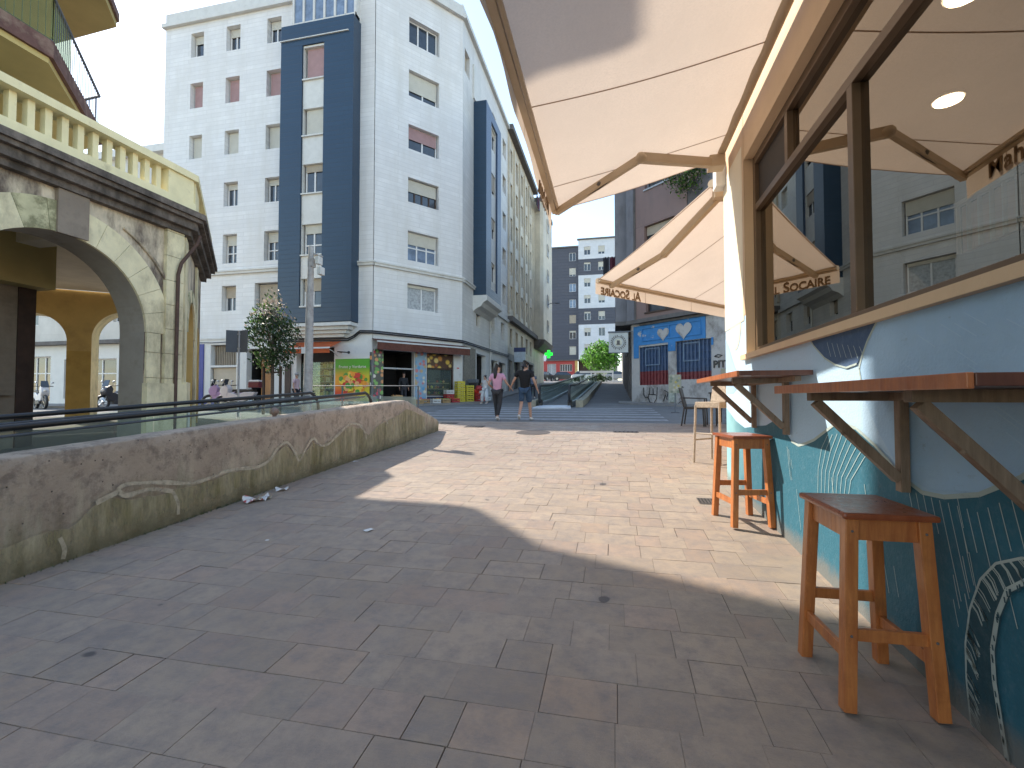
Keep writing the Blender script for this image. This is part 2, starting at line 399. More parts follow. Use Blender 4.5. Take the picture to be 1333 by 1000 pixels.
m_side = clad('sidewalk_tiles', (.24, .23, .22), 1, 0, row=.4, width=.4, line=.7, mortar=.01)
sw = MB().prism([(-60, 17.9), (-12.3, 17.9), (-8.9, 21.2), (-6.7, 23.2), (-6.7, 24), (-8.3, 24.1), (-11.2, 20.3), (-60, 20.3)], lambda x, y: gz(y) - .1, lambda x, y: gz(y) + .07)
tag(sw.build('sidewalk', m_side), kind='structure')
sw = MB()
for y0, y1 in ((24, 40), (40, 56)): sw.hexa([g3(-8, y0, -.1), g3(-6.7, y0, -.1), g3(-6.7, y1, -.1), g3(-8, y1, -.1), g3(-8, y0, .07), g3(-6.7, y0, .07), g3(-6.7, y1, .07), g3(-8, y1, .07)])
tag(sw.build('uphill_sidewalk', m_side), kind='structure')
sw = MB().prism([(.95, 24.6), (.2, 24.6), (.2, 23.6), (4.2, 20.0), (12, 13.2), (12, 14.5), (4.6, 20.9)], lambda x, y: gz(y) - .1, lambda x, y: gz(y) + .04)
tag(sw.build('corner_sidewalk', m_side), kind='structure')
# ------------------------------------------------------------------ white corner apartment block
FL = Fac(0, 20.05, 1, 0, 0, -1); FC = Fac(-11.1, 20.1, 3.1, 3.9, 3.9, -3.1); FR = Fac(-8, 0, 0, 1, 1, 0); LC = 4.98
rows = [(19.4, 20.7), (16.65, 18.0), (13.95, 15.2), (11.25, 12.5), (8.3, 9.8), (5.85, 7.15)]
def white_block():
    t = thing('apartment_building', 'tall white clad corner apartment block with two navy bays, fruit shop below', 'building', (-11.1, 20.1, gz(20)))
    b = lambda mb, n, m=None, **k: mb.build(n, m, t, world=True, **k)
    cols = [(-21.75, -20.95), (-19.55, -18.7), (-17.1, -16.28)]
    ops = [(a, c, z0, z1) for a, c in cols for z0, z1 in rows if not (a > -18 and z0 < 6)]
    ops.append((-17.6, -16.2, 5.85, 7.2))
    b(FL.wall(MB().mat(m_white), -23.4, -11.1, 4.5, 21.2, ops, .34), 'wall')
    b(FC.wall(MB().mat(m_whitec), 0, LC, 4.5, 22.2, [(1.75, 3.5, z0, z1) for z0, z1 in rows], .3), 'wall')
    ops_r = [(33.3, 34.4, z0 + .1, z1 + .1) for z0, z1 in rows[:5]] + [(29.9, 31.0, 5.75, 7.0), (32.8, 33.9, 5.7, 6.95), (26.6, 27.5, 5.7, 7.0), (30.3, 31.2, 19.6, 20.9), (24.3, 25.2, 19.6, 20.9)]
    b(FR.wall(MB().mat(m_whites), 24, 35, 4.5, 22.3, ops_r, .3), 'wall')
    # plain painted ground floor with its openings
    gl = [(-20.15, -18.6, 3.1, 4.15), (-18.0, -16.4, 1.2, 3.9), (-15.15, -13.1, 1.5, 3.9), (-20.15, -18.6, 1.05, 3.0)]
    m_gf = M('painted_ground_floor', (.68, .68, .66), .6, .05, 2, dirt=(.42, .40, .37), dscale=1.6, dlo=.6, dhi=.85)
    b(FL.wall(MB().mat(m_gf), -23.4, -11.1, .8, 4.5, gl, .35), 'wall')
    b(FC.wall(MB().mat(m_gf), 0, LC, .8, 4.5, [(.52, 2.15, 1.0, 3.75), (2.85, 4.45, 1.55, 3.75)], .3), 'wall')
    b(FR.wall(MB().mat(m_stone), 24.15, 26.4, .9, 4.3, [], .3, .04), 'stone_panel')
    b(FR.wall(MB().mat(m_gf), 24, 35, .9, 4.5, [(26.7, 28.8, 1.0, 4.1), (29.9, 31.8, 1.9, 4.0), (32.2, 34.4, 1.3, 4.0)], .3), 'wall')
    for F, a, c, d, e in ((FL, -18.0, -16.4, 1.2, 3.9), (FC, .52, 2.15, 1.0, 3.75), (FR, 26.7, 28.8, 1.0, 4.1)):
        mb = MB().mat(m_dark); F.box(mb, a - .3, c + .3, -2.2, -2.1, d - .2, e); F.box(mb, a - .1, a - .02, -2.1, -.36, d, e); F.box(mb, c + .02, c + .1, -2.1, -.36, d, e); F.box(mb, a, c, -2.1, -.36, e + .02, e + .1); b(mb, 'entrance_recess')
    # parapet, roof, back
    mb = MB().mat(m_trim)
    FL.box(mb, -23.5, -10.95, -.3, .18, 21.2, 21.4); FL.box(mb, -23.4, -15.6, -.3, .02, 21.4, 22.0)
    FC.box(mb, -.05, LC + .05, -.3, .2, 22.2, 22.45); FR.box(mb, 23.95, 35.05, -.3, .2, 22.3, 22.55)
    FC.box(mb, 0, LC, -.3, 0, 22.45, 23.0); FR.box(mb, 24, 35, -.3, 0, 22.55, 23.1)
    b(mb, 'cornice')
    mb = MB().mat(m_ledge).prism([(-23.4, 20.2), (-11.15, 20.2), (-8.15, 24.05), (-8.15, 34.9), (-23.4, 34.9)], 21.1, 21.2); b(mb, 'roof')
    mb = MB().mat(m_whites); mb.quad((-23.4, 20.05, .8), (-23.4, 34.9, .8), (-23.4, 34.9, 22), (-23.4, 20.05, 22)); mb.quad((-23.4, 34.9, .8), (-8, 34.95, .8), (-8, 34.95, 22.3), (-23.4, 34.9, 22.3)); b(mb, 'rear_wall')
    mb = MB().mat(m_trim)
    for z in (7.72,):
        FL.box(mb, -23.42, -15.95, 0.002, .12, z, z + .12); FL.box(mb, -23.42, -15.95, 0.002, .17, z + .12, z + .2)
        FL.box(mb, -11.85, -11.05, 0.002, .12, z, z + .12); FL.box(mb, -11.85, -11.0, 0.002, .17, z + .12, z + .2)
        FC.box(mb, 0, LC, .002, .12, z, z + .12); FC.box(mb, 0, LC + .05, .002, .17, z + .12, z + .2)
        FR.box(mb, 24.1, 26.0, .002, .12, z, z + .12); FR.box(mb, 24.1, 26, .002, .17, z + .12, z + .2); FR.box(mb, 29.6, 35, .002, .14, z - .5, z - .3)
    b(mb, 'ledge')
    mb = MB().mat(m_trim); FL.box(mb, -23.3, -16, .002, .05, 4.42, 4.52); b(mb, 'ledge')
    # navy bay on the left face
    FB = Fac(0, 19.4, 1, 0, 0, -1); x0, x1 = -15.75, -11.85; c0, c1 = -14.55, -13.4
    mb = MB().mat(m_blue)
    FB.wall(mb, x0, c0, 5.0, 19.5, []); FB.wall(mb, c1, x1, 5.0, 19.5, []); FB.wall(mb, c0, c1, 18.4, 19.5, []); FB.wall(mb, c0, c1, 5.0, 5.7, [])
    for x in (x0, x1): mb.quad((x, 19.4, 5.0), (x, 20.05, 5.0), (x, 20.05, 19.5), (x, 19.4, 19.5))
    mb.quad((x0, 19.4, 19.5), (x1, 19.4, 19.5), (x1, 20.05, 19.5), (x0, 20.05, 19.5)); mb.quad((x0, 19.4, 5), (x1, 19.4, 5), (x1, 20.05, 5), (x0, 20.05, 5))
    FB.box(mb, c0 - .02, c0, -.1, .0, 5.7, 18.4)
    b(mb, 'navy_bay')
    mb = MB().mat(m_trim); FB.box(mb, x0 - .02, x1 - .25, .0, .06, 18.72, 18.76); b(mb, 'trim_strip')
    br = [(16.75, 18.3), (14.0, 15.3), (11.2, 12.6), (8.25, 9.7), (5.8, 7.1)]
    mb = MB().mat(m_trim); FB.wall(mb, c0, c1, 5.7, 18.4, [(c0 + .02, c1 - .02, a, c) for a, c in br], .25, -.06); 
    for a, c in br: FB.box(mb, c0, c1, -.06, .03, a - .08, a - .02)
    b(mb, 'white_panel')
    for i, (a, c) in enumerate(br):
        window(t, FB, c0 + .12, c1 - .05, a, c, -.06, .2, (1, 1, .25, .3, .45)[i], (m_shp, m_shw, m_shb, m_shw, m_shb)[i], 2, m_glass, low=.3 if i == 3 else 0)
    mb = MB().mat(m_trim)      # stepped white corbel below the bay
    for k in range(4): FB.box(mb, x0 + .05 + .18 * k, x1 - .03 - .2 * k, -.62, -.02 - .15 * k, 4.98 - .16 * (k + 1), 4.98 - .16 * k - .004)
    b(mb, 'corbel')
    # glazed attic box above the bay
    F2 = Fac(0, 19.6, 1, 0, 0, -1); mb = MB().mat(m_trim)
    F2.box(mb, -15.3, -11.9, -.4, 0, 19.52, 19.75); F2.box(mb, -15.4, -11.8, -.6, .1, 21.6, 21.85)
    for k in range(7): x = -15.3 + k * 3.4 / 6 - (.06 if k == 6 else 0); F2.box(mb, x, x + .1, -.1, 0.01, 19.75, 21.6)
    mb.quad((-15.3, 20.1, 19.52), (-15.3, 19.6, 19.52), (-15.3, 19.6, 21.6), (-15.3, 20.1, 21.6)); mb.quad((-11.9, 20.1, 19.52), (-11.9, 19.6, 19.52), (-11.9, 19.6, 21.6), (-11.9, 20.1, 21.6))
    o = mb.build('glazed_gallery', m_trim, t, world=True)
    mb = MB().mat(m_glassb); F2.box(mb, -15.25, -11.95, -.08, -.05, 19.75, 21.6); mb.build('pane', m_glassb, o, world=True)
    # windows
    sh = {0: (0, m_shw), 1: (1, m_shp), 2: (.9, m_shw), 3: (.25, m_shw), 4: (.35, m_shw), 5: (.45, m_shb)}
    for ci, (a, c) in enumerate(cols):
        for ri, (z0, z1) in enumerate(rows):
            if ci == 2 and ri == 5: continue
            s_, m_ = sh[ri]
            if ci == 2 and ri == 2: s_ = 1
            if ri == 0: s_ = .35
            window(t, FL, a + .05, c - .05, z0 + .02, z1 - .02, 0, .3, s_, m_, 2 if ci else 1, low=.35 if ri == 4 else 0)
    window(t, FL, -17.5, -16.25, 5.9, 7.15, 0, .3, .95, m_shb)
    csh = [(0, m_shw), (.72, m_shw), (.52, m_shp), (.52, m_shw), (.42, m_shw), (.12, m_shw)]
    for ri, (z0, z1) in enumerate(rows):
        window(t, FC, 1.8, 3.45, z0 + .02, z1 - .02, 0, .26, csh[ri][0], csh[ri][1], (3, 2, 2, 4, 3, 2)[ri], m_curtain if ri == 5 else (m_glassb if ri == 4 else m_glass), fm=m_darkbr if ri == 3 else None, low=.45 if ri == 4 else 0)
    for i, (a, c, z0, z1) in enumerate(ops_r):
        window(t, FR, a + .03, c - .03, z0 + .02, z1 - .02, 0, .26, (.6, .4, .9, .5, .7)[i % 5], (m_shw, m_shb)[i % 2], 2)
    # navy bay on the street side
    mb = MB().mat(m_blue); mb.quad((-8, 26, 7.4), (-7.22, 26, 7.4), (-7.22, 26, 18.9), (-8, 26, 18.9)); b(mb, 'navy_bay')
    FS = Fac(-7.22, 0, 0, 1, 1, 0); wr = [(16.9, 18.2), (14.1, 15.4), (11.3, 12.6), (8.6, 9.8)]
    mb = MB().mat(m_blues); FS.wall(mb, 26, 29.6, 7.4, 18.9, [(27.15, 28.65, 8.0, 18.3)], .12)
    mb.quad((-7.22, 29.6, 7.4), (-8, 29.6, 7.4), (-8, 29.6, 18.9), (-7.22, 29.6, 18.9)); mb.quad((-8, 26, 18.9), (-7.22, 26, 18.9), (-7.22, 29.6, 18.9), (-8, 29.6, 18.9)); b(mb, 'navy_bay_front')
    mb = MB().mat(m_trim); FS.wall(mb, 27.15, 28.65, 8.0, 18.3, [(27.25, 28.55, a, c) for a, c in wr], .1, -.12); b(mb, 'white_panel')
    for i, (a, c) in enumerate(wr): window(t, FS, 27.3, 28.5, a, c, -.12, .12, (.3, .8, .5, .2)[i], m_shb, 2)
    mb = MB().mat(m_trim)
    prof = [(0, 0), (.84, 0), (.84, -.3), (.62, -.42), (.5, -.62), (.2, -.75), (0, -.95)]
    mb.extr(prof, (-8, 25.95, 7.4), (1, 0, 0), (0, 0, 1), (0, 3.7, 0)); b(mb, 'corbel')
    mb = MB().mat(m_trim).box(-8.9, -7.9, 25.8, 27.2, 19.0, 21.0); b(mb, 'roof_box')
    # blue stripe, vent grille, garage door, doorway, shop glazing, cables
    mb = MB().mat(M('blue_stripe_paint', (.04, .05, .26), .5, .1)); FL.box(mb, -20.95, -20.55, .004, .05, .9, 4.2); FL.box(mb, -20.55, -18.6, .004, .04, .9, 1.35); b(mb, 'blue_pilaster')
    mb = MB().mat(M('grille_dark', (.10, .085, .075), .6)); FL.box(mb, -20.15, -18.6, -.34, -.3, 3.1, 4.15); mb.mat(m_shb)
    for k in range(14): x = -20.1 + k * .108; FL.box(mb, x, x + .035, -.3, -.24, 3.12, 4.12)
    b(mb, 'vent_grille')
    mb = MB().mat(M('garage_door_beige', (.50, .43, .33), .6, .05)); FL.box(mb, -20.1, -18.65, -.2, -.15, 1.0, 2.98); b(mb, 'garage_door')
    mb = MB().mat(M('orange_wood_door', (.42, .19, .06), .5, .2)); FL.box(mb, -17.55, -17.0, -.6, -.5, 1.2, 3.4); mb.mat(m_darkbr); FL.box(mb, -16.95, -16.45, -.6, -.5, 1.2, 3.4); b(mb, 'door')
    mb = MB().mat(m_darkbr); FL.box(mb, -15.75, -15.45, .005, .07, 1.2, 3.1); b(mb, 'dark_post')
    # delicatessen window with shelves
    mb = MB().mat(m_dark); FL.box(mb, -15.15, -13.1, -1.2, -1.1, 1.4, 3.95)
    for x in (-15.2, -13.12): FL.box(mb, x, x + .08, -1.1, -.36, 1.4, 3.9)
    FL.box(mb, -15.1, -13.14, -.5, -.36, 3.2, 3.9)
    cl = [M('goods_%s' % n, c, .6, .2) for n, c in (('yellow', (.55, .45, .12)), ('green', (.16, .28, .08)), ('cream', (.55, .5, .38)), ('brown', (.22, .12, .06)))]
    for r_ in range(5):
        mb.mat(m_trim); FL.box(mb, -15.1, -13.15, -1.08, -.7, 1.55 + r_ * .34, 1.57 + r_ * .34)
        x = -14.6
        while x < -13.25:
            w = random.uniform(.06, .13); mb.mat(random.choice(cl)); FL.box(mb, x, x + w, -1.0, -.75, 1.575 + r_ * .34, 1.575 + r_ * .34 + random.uniform(.12, .25)); x += w + .02
    b(mb, 'shop_display'); b(FL.box(MB().mat(m_balglass), -15.13, -13.12, -.38, -.365, 1.55, 3.2), 'pane')
    mb = MB().mat(m_black)
    for dz in (0, .09):
        mb.tube([FL.p(-16.3, .1, 4.35 + dz), FL.p(-15.9, .1, 4.2 + dz), FL.p(-14, .12, 4.2 + dz), FL.p(-12.3, .12, 4.17 + dz), FL.p(-12.0, .12, 4.3 + dz), FL.p(-11.7, .1, 4.52 + dz), FL.p(-11.1, .08, 4.5 + dz), FC.p(.05, .1, 4.5 + dz), FC.p(2.5, .1, 4.47 + dz), FC.p(4.9, .1, 4.42 + dz), (-7.9, 24.2, 4.42 + dz), (-7.9, 29, 4.5 + dz), (-7.9, 35, 4.6 + dz)], .035, 6)
    mb.tube([FL.p(-23, .08, 4.35), FL.p(-20, .08, 4.25), FL.p(-18, .08, 4.3), FL.p(-16.3, .08, 4.35)], .02, 6)
    b(mb, 'facade_cable')
    mb = MB().mat(m_trim).tube([(-7.95, 29.75, 1.3), (-7.95, 29.75, 7.0)], .05, 8); b(mb, 'drainpipe')
    return t
white_block()

# ---- fruit poster, banner strips, shop interior of the grocery
def speck_mat(name, bgc, cols, scale):
    m, nt, b = new_mat(name); co = coords(nt)
    v = nt.nodes.new('ShaderNodeTexVoronoi'); v.inputs['Scale'].default_value = scale; nt.links.new(co, v.inputs['Vector'])
    s = nt.nodes.new('ShaderNodeSeparateColor'); nt.links.new(v.outputs['Color'], s.inputs[0])
    r = nt.nodes.new('ShaderNodeValToRGB'); r.color_ramp.interpolation = 'CONSTANT'
    e = r.color_ramp.elements; e[0].color = rgb(cols[0]); e[0].position = 0; e[1].position = 1 / len(cols); e[1].color = rgb(cols[1])
    for i in range(2, len(cols)): q = e.new(i / len(cols)); q.color = rgb(cols[i])
    nt.links.new(s.outputs[0], r.inputs[0])
    c = mixc(nt, ramp(nt, v.outputs['Distance'], .35, .55), r.outputs[0], bgc)
    nt.links.new(c, b.inputs['Base Color']); b.inputs['Roughness'].default_value = .35; return m
def text_mesh(s, size, mat, name, parent, extrude=.004, font_bold=0, smallcaps=False):
    cu = bpy.data.curves.new(name, 'FONT'); cu.body = s; cu.size = size; cu.extrude = extrude; cu.align_x = 'CENTER'; cu.align_y = 'CENTER'; cu.offset = font_bold
    if smallcaps:
        for ch_ in cu.body_format: ch_.use_small_caps = True
    o = bpy.data.objects.new(name, cu); COL.objects.link(o)
    dg = bpy.context.evaluated_depsgraph_get(); me = bpy.data.meshes.new_from_object(o.evaluated_get(dg)); bpy.data.objects.remove(o)
    me.materials.clear(); me.materials.append(mat); me.name = name
    o = bpy.data.objects.new(name, me); COL.objects.link(o); o.parent = parent; return o
def put_text(o, F, U, D, z, flip=False):
    n = Vector((F.n[0], F.n[1], 0)); u = Vector((0, 0, 1)).cross(n); p = Vector(F.p(U, D, z)) - parent_world(o.parent)
    o.matrix_local = Matrix(((u.x, 0, n.x, p.x), (u.y, 0, n.y, p.y), (u.z, 1, n.z, p.z), (0, 0, 0, 1)))
t = thing('fruit_poster', 'large green and orange poster of a fruit basket left of grocery door', 'poster', (-12.1, 20.0, 1.3))
mb = MB()
pm, nt, bb = new_mat('poster_gradient'); co = coords(nt); s = nt.nodes.new('ShaderNodeSeparateXYZ'); nt.links.new(co, s.inputs[0])
g2 = mixc(nt, sstep(nt, s.outputs[2], .2, 1.0), (.72, .04, .03), (.85, .36, .03)); g2 = mixc(nt, sstep(nt, s.outputs[0], -.6, .6), g2, (.70, .55, .04)); g1 = mixc(nt, sstep(nt, s.outputs[2], 1.0, 1.7), g2, (.08, .36, .03))
nt.links.new(g1, bb.inputs['Base Color']); bb.inputs['Roughness'].default_value = .3
FL.box(mb.mat(pm), -13.02, -11.2, .006, .03, 1.3, 3.3); mb.build('backing_sheet', pm, t, world=True)
fcol = [M('print_%s' % n, c, .4, .15, 12) for n, c in (('red', (.62, .05, .03)), ('orange', (.85, .32, .03)), ('yellow', (.85, .62, .06)), ('green', (.10, .30, .04)), ('peach', (.85, .42, .16)))]
mb = MB(); rr = random.Random(5)
for k in range(110):
    a = rr.uniform(0, 6.28); q = rr.random() ** .55; x = -12.05 + math.cos(a) * q * .72; z = 2.15 + math.sin(a) * q * .48; rad = rr.uniform(.09, .15); d = .032 + k * .0004
    mb.mat(rr.choice(fcol)); mb.poly([FL.p(x + rad * math.cos(j * .63), d, z + rad * math.sin(j * .63)) for j in range(10)])
mb.build('printed_fruit', None, t, world=True)
m_lett = M('poster_lettering', (.75, .72, .60), .5)
for s_, z_, sz in (('Frutas y Verduras', 2.92, .2), ('Frutería', 1.5, .22)):
    o = text_mesh(s_, sz, m_lett if z_ > 2 else m_darkbr, 'lettering', t); put_text(o, FL, -12.1, .06, z_)
t = thing('grocery_front', 'printed fruit panels and glazed window around the open grocery doorway', 'shop front', FC.p(2.5, 0, 1.2))
greens = speck_mat('fruit_print_strip', (.05, .06, .05), [(.12, .35, .05), (.65, .04, .10), (.08, .10, .25), (.75, .70, .6), (.2, .45, .1), (.7, .3, .1)], 5)
blues = speck_mat('fruit_print_strip_blue', (.25, .4, .55), [(.55, .4, .2), (.6, .2, .2), (.1, .35, .6), (.7, .65, .5)], 5)
mb = MB(); FC.box(mb.mat(greens), .02, .5, .006, .04, 1.3, 3.75); FL.box(mb, -11.22, -11.12, .006, .03, 1.3, 3.6); mb.build('printed_strip', greens, t, world=True)
mb = MB(); FC.box(mb.mat(blues), 2.2, 2.8, .006, .04, 1.2, 3.75); mb.build('printed_strip', blues, t, world=True)
mb = MB(); ban = speck_mat('banana_print', (.09, .04, .02), [(.70, .30, .05), (.75, .5, .08), (.55, .14, .03), (.8, .6, .2)], 3.5)
FC.box(mb.mat(ban), 2.9, 4.42, -.12, -.08, 3.0, 3.7); mb.build('printed_panel', ban, t, world=True)
mb = MB().mat(m_darkbr)
for a, c, z0, z1 in ((2.86, 2.92, 1.56, 3.74), (4.38, 4.44, 1.56, 3.74), (2.92, 4.38, 2.92, 2.99), (2.92, 4.38, 1.56, 1.62)): FC.box(mb, a, c, -.16, -.06, z0, z1)
mb.mat(m_galv); FC.box(mb, .55, 2.12, -.22, -.12, 2.85, 2.92); mb.build('frame', None, t, world=True)
mb = MB().mat(m_balglass); FC.box(mb, 2.93, 4.37, -.13, -.12, 1.63, 2.91); mb.build('pane', m_balglass, t, world=True)
mb = MB().mat(m_dark); FC.box(mb, 2.86, 4.44, -1.3, -1.2, 1.3, 3.7); FC.box(mb, 2.8, 2.84, -1.2, -.31, 1.3, 3.7); FC.box(mb, 4.46, 4.5, -1.2, -.31, 1.3, 3.7)
for k in range(26):
    mb.mat(rr.choice(fcol)); c = FC.p(rr.uniform(3.0, 4.3), rr.uniform(-.8, -.35), 1.72 + rr.choice((0, .3, .6))); mb.sphere(c, rr.uniform(.05, .09), 8)
mb.mat(M('shelf_pale_wood', (.4, .28, .16), .6))
for z in (1.6, 1.9, 2.2): FC.box(mb, 2.95, 4.35, -.95, -.3, z, z + .04)
mb.build('window_display', None, t, world=True)
mb = MB().mat(M('navy_plinth', (.02, .03, .07), .5)); FC.box(mb, 2.86, 4.44, .004, .06, 1.1, 1.52); mb.build('plinth', None, t, world=True)
t = thing('house_number_plate', 'small white and red plaque on white pier right of grocery window', 'plaque', FC.p(4.7, .01, 3.1))
mb = MB().mat(m_frame); FC.box(mb, 4.62, 4.8, .005, .02, 2.95, 3.2); mb.mat(fcol[0]); FC.box(mb, 4.64, 4.78, .021, .024, 3.0, 3.06); mb.build('plate', None, t, world=True)

def shop_awning(name, label, F, u0, u1, z, drop, proj, val, mat, stripe=None):
    t = thing(name, label, 'awning', F.p((u0 + u1) / 2, 0, z))
    mb = MB(); 
    mb.quad(F.p(u0, 0.03, z), F.p(u1, 0.03, z), F.p(u1, proj, z - drop), F.p(u0, proj, z - drop)); mb.build('canopy', mat, t, world=True)
    mb = MB(); n = 24
    for i in range(n):
        a = u0 + (u1 - u0) * i / n; c = u0 + (u1 - u0) * (i + 1) / n; w = lambda q: proj + .03 * math.sin(q * 9)
        mb.quad(F.p(a, proj, z - drop), F.p(c, proj, z - drop), F.p(c, w(c), z - drop - val), F.p(a, w(a), z - drop - val))
    mb.build('valance', mat, t, world=True)
    mb = MB().mat(stripe or m_tube); F.box(mb, u0 - .02, u1 + .02, proj - .02, proj + .03, z - drop - .02, z - drop + .05); mb.build('front_bar', None, t, world=True)
    for u in (u0 + .15, u1 - .15):
        mb = MB().mat(m_trim).tube([F.p(u, .02, z - drop - .35), F.p(u, proj * .5, z - drop - .1), F.p(u, proj, z - drop)], .018, 6); mb.build('arm', None, t, world=True)
    return t
shop_awning('shop_awning', 'dark brown awning with pale front bar over the grocery entrance', FC, -.1, LC + .0, 4.25, .22, .75, .36, m_brown_f, m_trim)
shop_awning('shop_awning', 'short orange awning behind the lamppost and street tree', FL, -15.1, -12.7, 4.15, .42, 1.0, .22, m_orange_f, m_trim)
t = thing('wall_bracket', 'small black bracket arm sticking out beside the orange awning', 'bracket', FL.p(-12.6, 0, 3.6))
MB().mat(m_black).tube([FL.p(-12.7, .02, 3.62), FL.p(-12.6, .5, 3.6), FL.p(-12.0, .55, 3.55)], .03, 6).sphere(FL.p(-12.0, .55, 3.55), .07, 8).build('arm', None, t, world=True)

# ------------------------------------------------------------------ beige block up the street, with its end tower
def beige_block():
    t = thing('apartment_building', 'long beige stained block behind the white one with narrow tall windows', 'building', (-8, 40, gz(40)))
    cols = [(35.7, 36.7), (37.9, 38.9), (40.2, 41.2), (42.4, 43.4), (44.6, 45.6)]
    zr = [8.5, 11.25, 14.0, 16.75, 19.5]
    m_b2 = m_beige
    ops = [(a, c, z, z + 1.85) for a, c in cols for z in zr] + [(a, c, 5.5, 6.9) for a, c in cols]
    mb = FR.wall(MB().mat(m_b2), 35, 47, 4.9, 22.3, ops, .22); mb.build('wall', None, t, world=True)
    gops = [(35.3, 36.6, 1.6, 4.4), (37.2, 39.8, 2.0, 4.5), (40.6, 43.0, 2.2, 4.6), (43.8, 46.4, 2.4, 4.7)]
    m_gs = M('grey_shop_stone', (.30, .29, .27), .7, .1, 3)
    FR.wall(MB().mat(m_gs), 35, 47, 1.2, 4.9, gops, .25, .03).build('shop_wall', None, t, world=True)
    for a, c, d, e in gops: FR.box(MB().mat(m_glass), a, c, -.3, -.24, d, e).build('shop_window', None, t, world=True)
    for a, c, z0, z1 in ops: window(t, FR, a, c, z0, z1, 0, .2, random.choice((0, .3, .5, .8)), m_shb, 2)
    for y in (35.05, 37.1, 39.35, 41.6, 43.8, 46.2): FR.box(MB().mat(m_b2), y, y + .3, .003, .14, 8.0, 21.8).build('pilaster', None, t, world=True)
    mb = MB().mat(m_ledge); FR.box(mb, 35, 47, .004, .4, 7.35, 7.75); FR.box(mb, 34.9, 47, -.3, .45, 22.3, 22.7); mb.mat(m_b2); FR.box(mb, 35, 46.5, -1.2, -.9, 22.7, 24.3); mb.build('cornice', None, t, world=True)
    mb = MB().mat(m_b2)
    FT = Fac(-7.0, 0, 0, 1, 1, 0)
    mb.prism([(-8, 47), (-7.35, 47), (-7.05, 47.3), (-7.05, 54), (-12, 54), (-12, 47)], 7.4, 21.6); mb.mat(m_ledge); mb.prism([(-8, 46.95), (-7.3, 46.95), (-6.95, 47.25), (-6.95, 54.05), (-12, 54.05), (-12, 46.95)], 21.6, 22.0)
    mb.build('end_tower', None, t, world=True)
    mb = MB().mat(m_ledge)
    for k, (r_, z) in enumerate(((0, 7.4), (.15, 7.05), (.4, 6.75), (.7, 6.5))):
        if k < 3:
            r2, z2 = ((.15, 7.05), (.4, 6.75), (.7, 6.5))[k]
            P = lambda r, z: [(-8, 46.95 + r * .4, z), (-7.25 - r, 46.95 + r * .4, z), (-6.9 - r, 47.3 + r * .3, z), (-6.9 - r, 54.0 - r, z), (-8, 54.0 - r, z)]
            a = P(r_, z); c = P(r2, z2); mb.add(a + c, [(i, (i + 1) % 5, 5 + (i + 1) % 5, 5 + i) for i in range(5)] + [(0, 1, 2, 3, 4), (9, 8, 7, 6, 5)])
    mb.build('rounded_corbel', None, t, world=True)
    mb = MB().mat(m_beige).box(-12, -8.02, 47.05, 53.9, 1.9, 7.3); mb.build('wall', None, t, world=True)
    MB().mat(m_beige).box(-18, -8.6, 35.2, 46.9, 1.2, 22.2).build('rear_wall', None, t, world=True)
    for z in zr: window(t, Fac(-7.05, 0, 0, 1, 1, 0), 49.8, 50.9, z, z + 1.3, .02, -.02, .4, m_shb, 2)
beige_block()
# ------------------------------------------------------------------ block behind the arcade (left row)
def left_block():
    F = Fac(0, 20.3, 1, 0, 0, -1)
    t = thing('apartment_building', 'lower pale block left of the white one, seen through the arcade arches', 'building', (-40, 20.3, gz(20)))
    xs = [-58, -54.5, -51, -47.5, -44, -40.5, -37, -33.5, -30, -26.8]
    zr = [5.6, 8.8, 12.0]
    ops = [(x, x + 1.3, z, z + 1.6) for x in xs for z in zr if z < 8]
    stu = (clad('pale_stucco', (.60, .585, .55), 1, 0, row=1, width=3, line=.9, dirt=(.40, .38, .35), dlo=.5, dhi=.9))
    F.wall(MB().mat(stu), -62, -23.5, 4.6, 8.2, ops, .25).build('wall', None, t, world=True)
    g = [(-56, -53, 1.2, 3.6), (-50, -46.5, 1.2, 3.6), (-43, -39.5, 1.2, 3.6), (-36.5, -34.2, 1.2, 3.6), (-33.2, -31.2, 1.2, 3.8), (-30.2, -26.5, 1.4, 3.6), (-25.8, -24.3, 1.2, 3.6)]
    F.wall(MB().mat(MATS['painted_ground_floor']), -62, -23.5, .7, 4.4, g, .3).build('wall', None, t, world=True)
    for a, c, d, e in g: window(t, F, a, c, d, e, 0, .25, 0, None, 3, m_glass, low=.62)
    for o in ops: window(t, F, *o, 0, .2, .3, m_shb, 2)
    mb = MB().mat(m_ledge); F.box(mb, -62, -23.5, -.2, .35, 4.4, 4.6); mb.build('dark_ledge', None, t, world=True)
    mb = MB().mat(m_trim); F.box(mb, -62, -23.45, -.4, .4, 8.2, 8.6); mb.mat(m_ledge); F.box(mb, -62, -23.5, -9, -.41, 8.3, 8.4); mb.build('cornice', None, t, world=True)
left_block()
def rear_block():
    F = Fac(0, 32, 1, 0, 0, -1); t = thing('apartment_building', 'grey block with flat cornice peeping out left of the tall white block', 'building', (-40, 32, gz(32)))
    F.wall(MB().mat(MATS['pale_stucco']), -46, -36, .5, 22.2, [(x, x + 1.2, z, z + 1.5) for x in (-44.5, -41.5, -38.5) for z in (10, 13, 16, 19)], .25).build('wall', None, t, world=True)
    for x in (-44.5, -41.5, -38.5):
        for z in (16, 19): window(t, F, x, x + 1.2, z, z + 1.5, 0, .2, .4, m_shb, 2)
    mb = MB().mat(m_trim); F.box(mb, -46.4, -35.6, -.4, .5, 22.2, 22.8); mb.build('cornice', None, t, world=True); MB().mat(m_ledge).box(-46, -36, 32.4, 42, .5, 22.1).build('rear_wall', None, t, world=True)
rear_block()
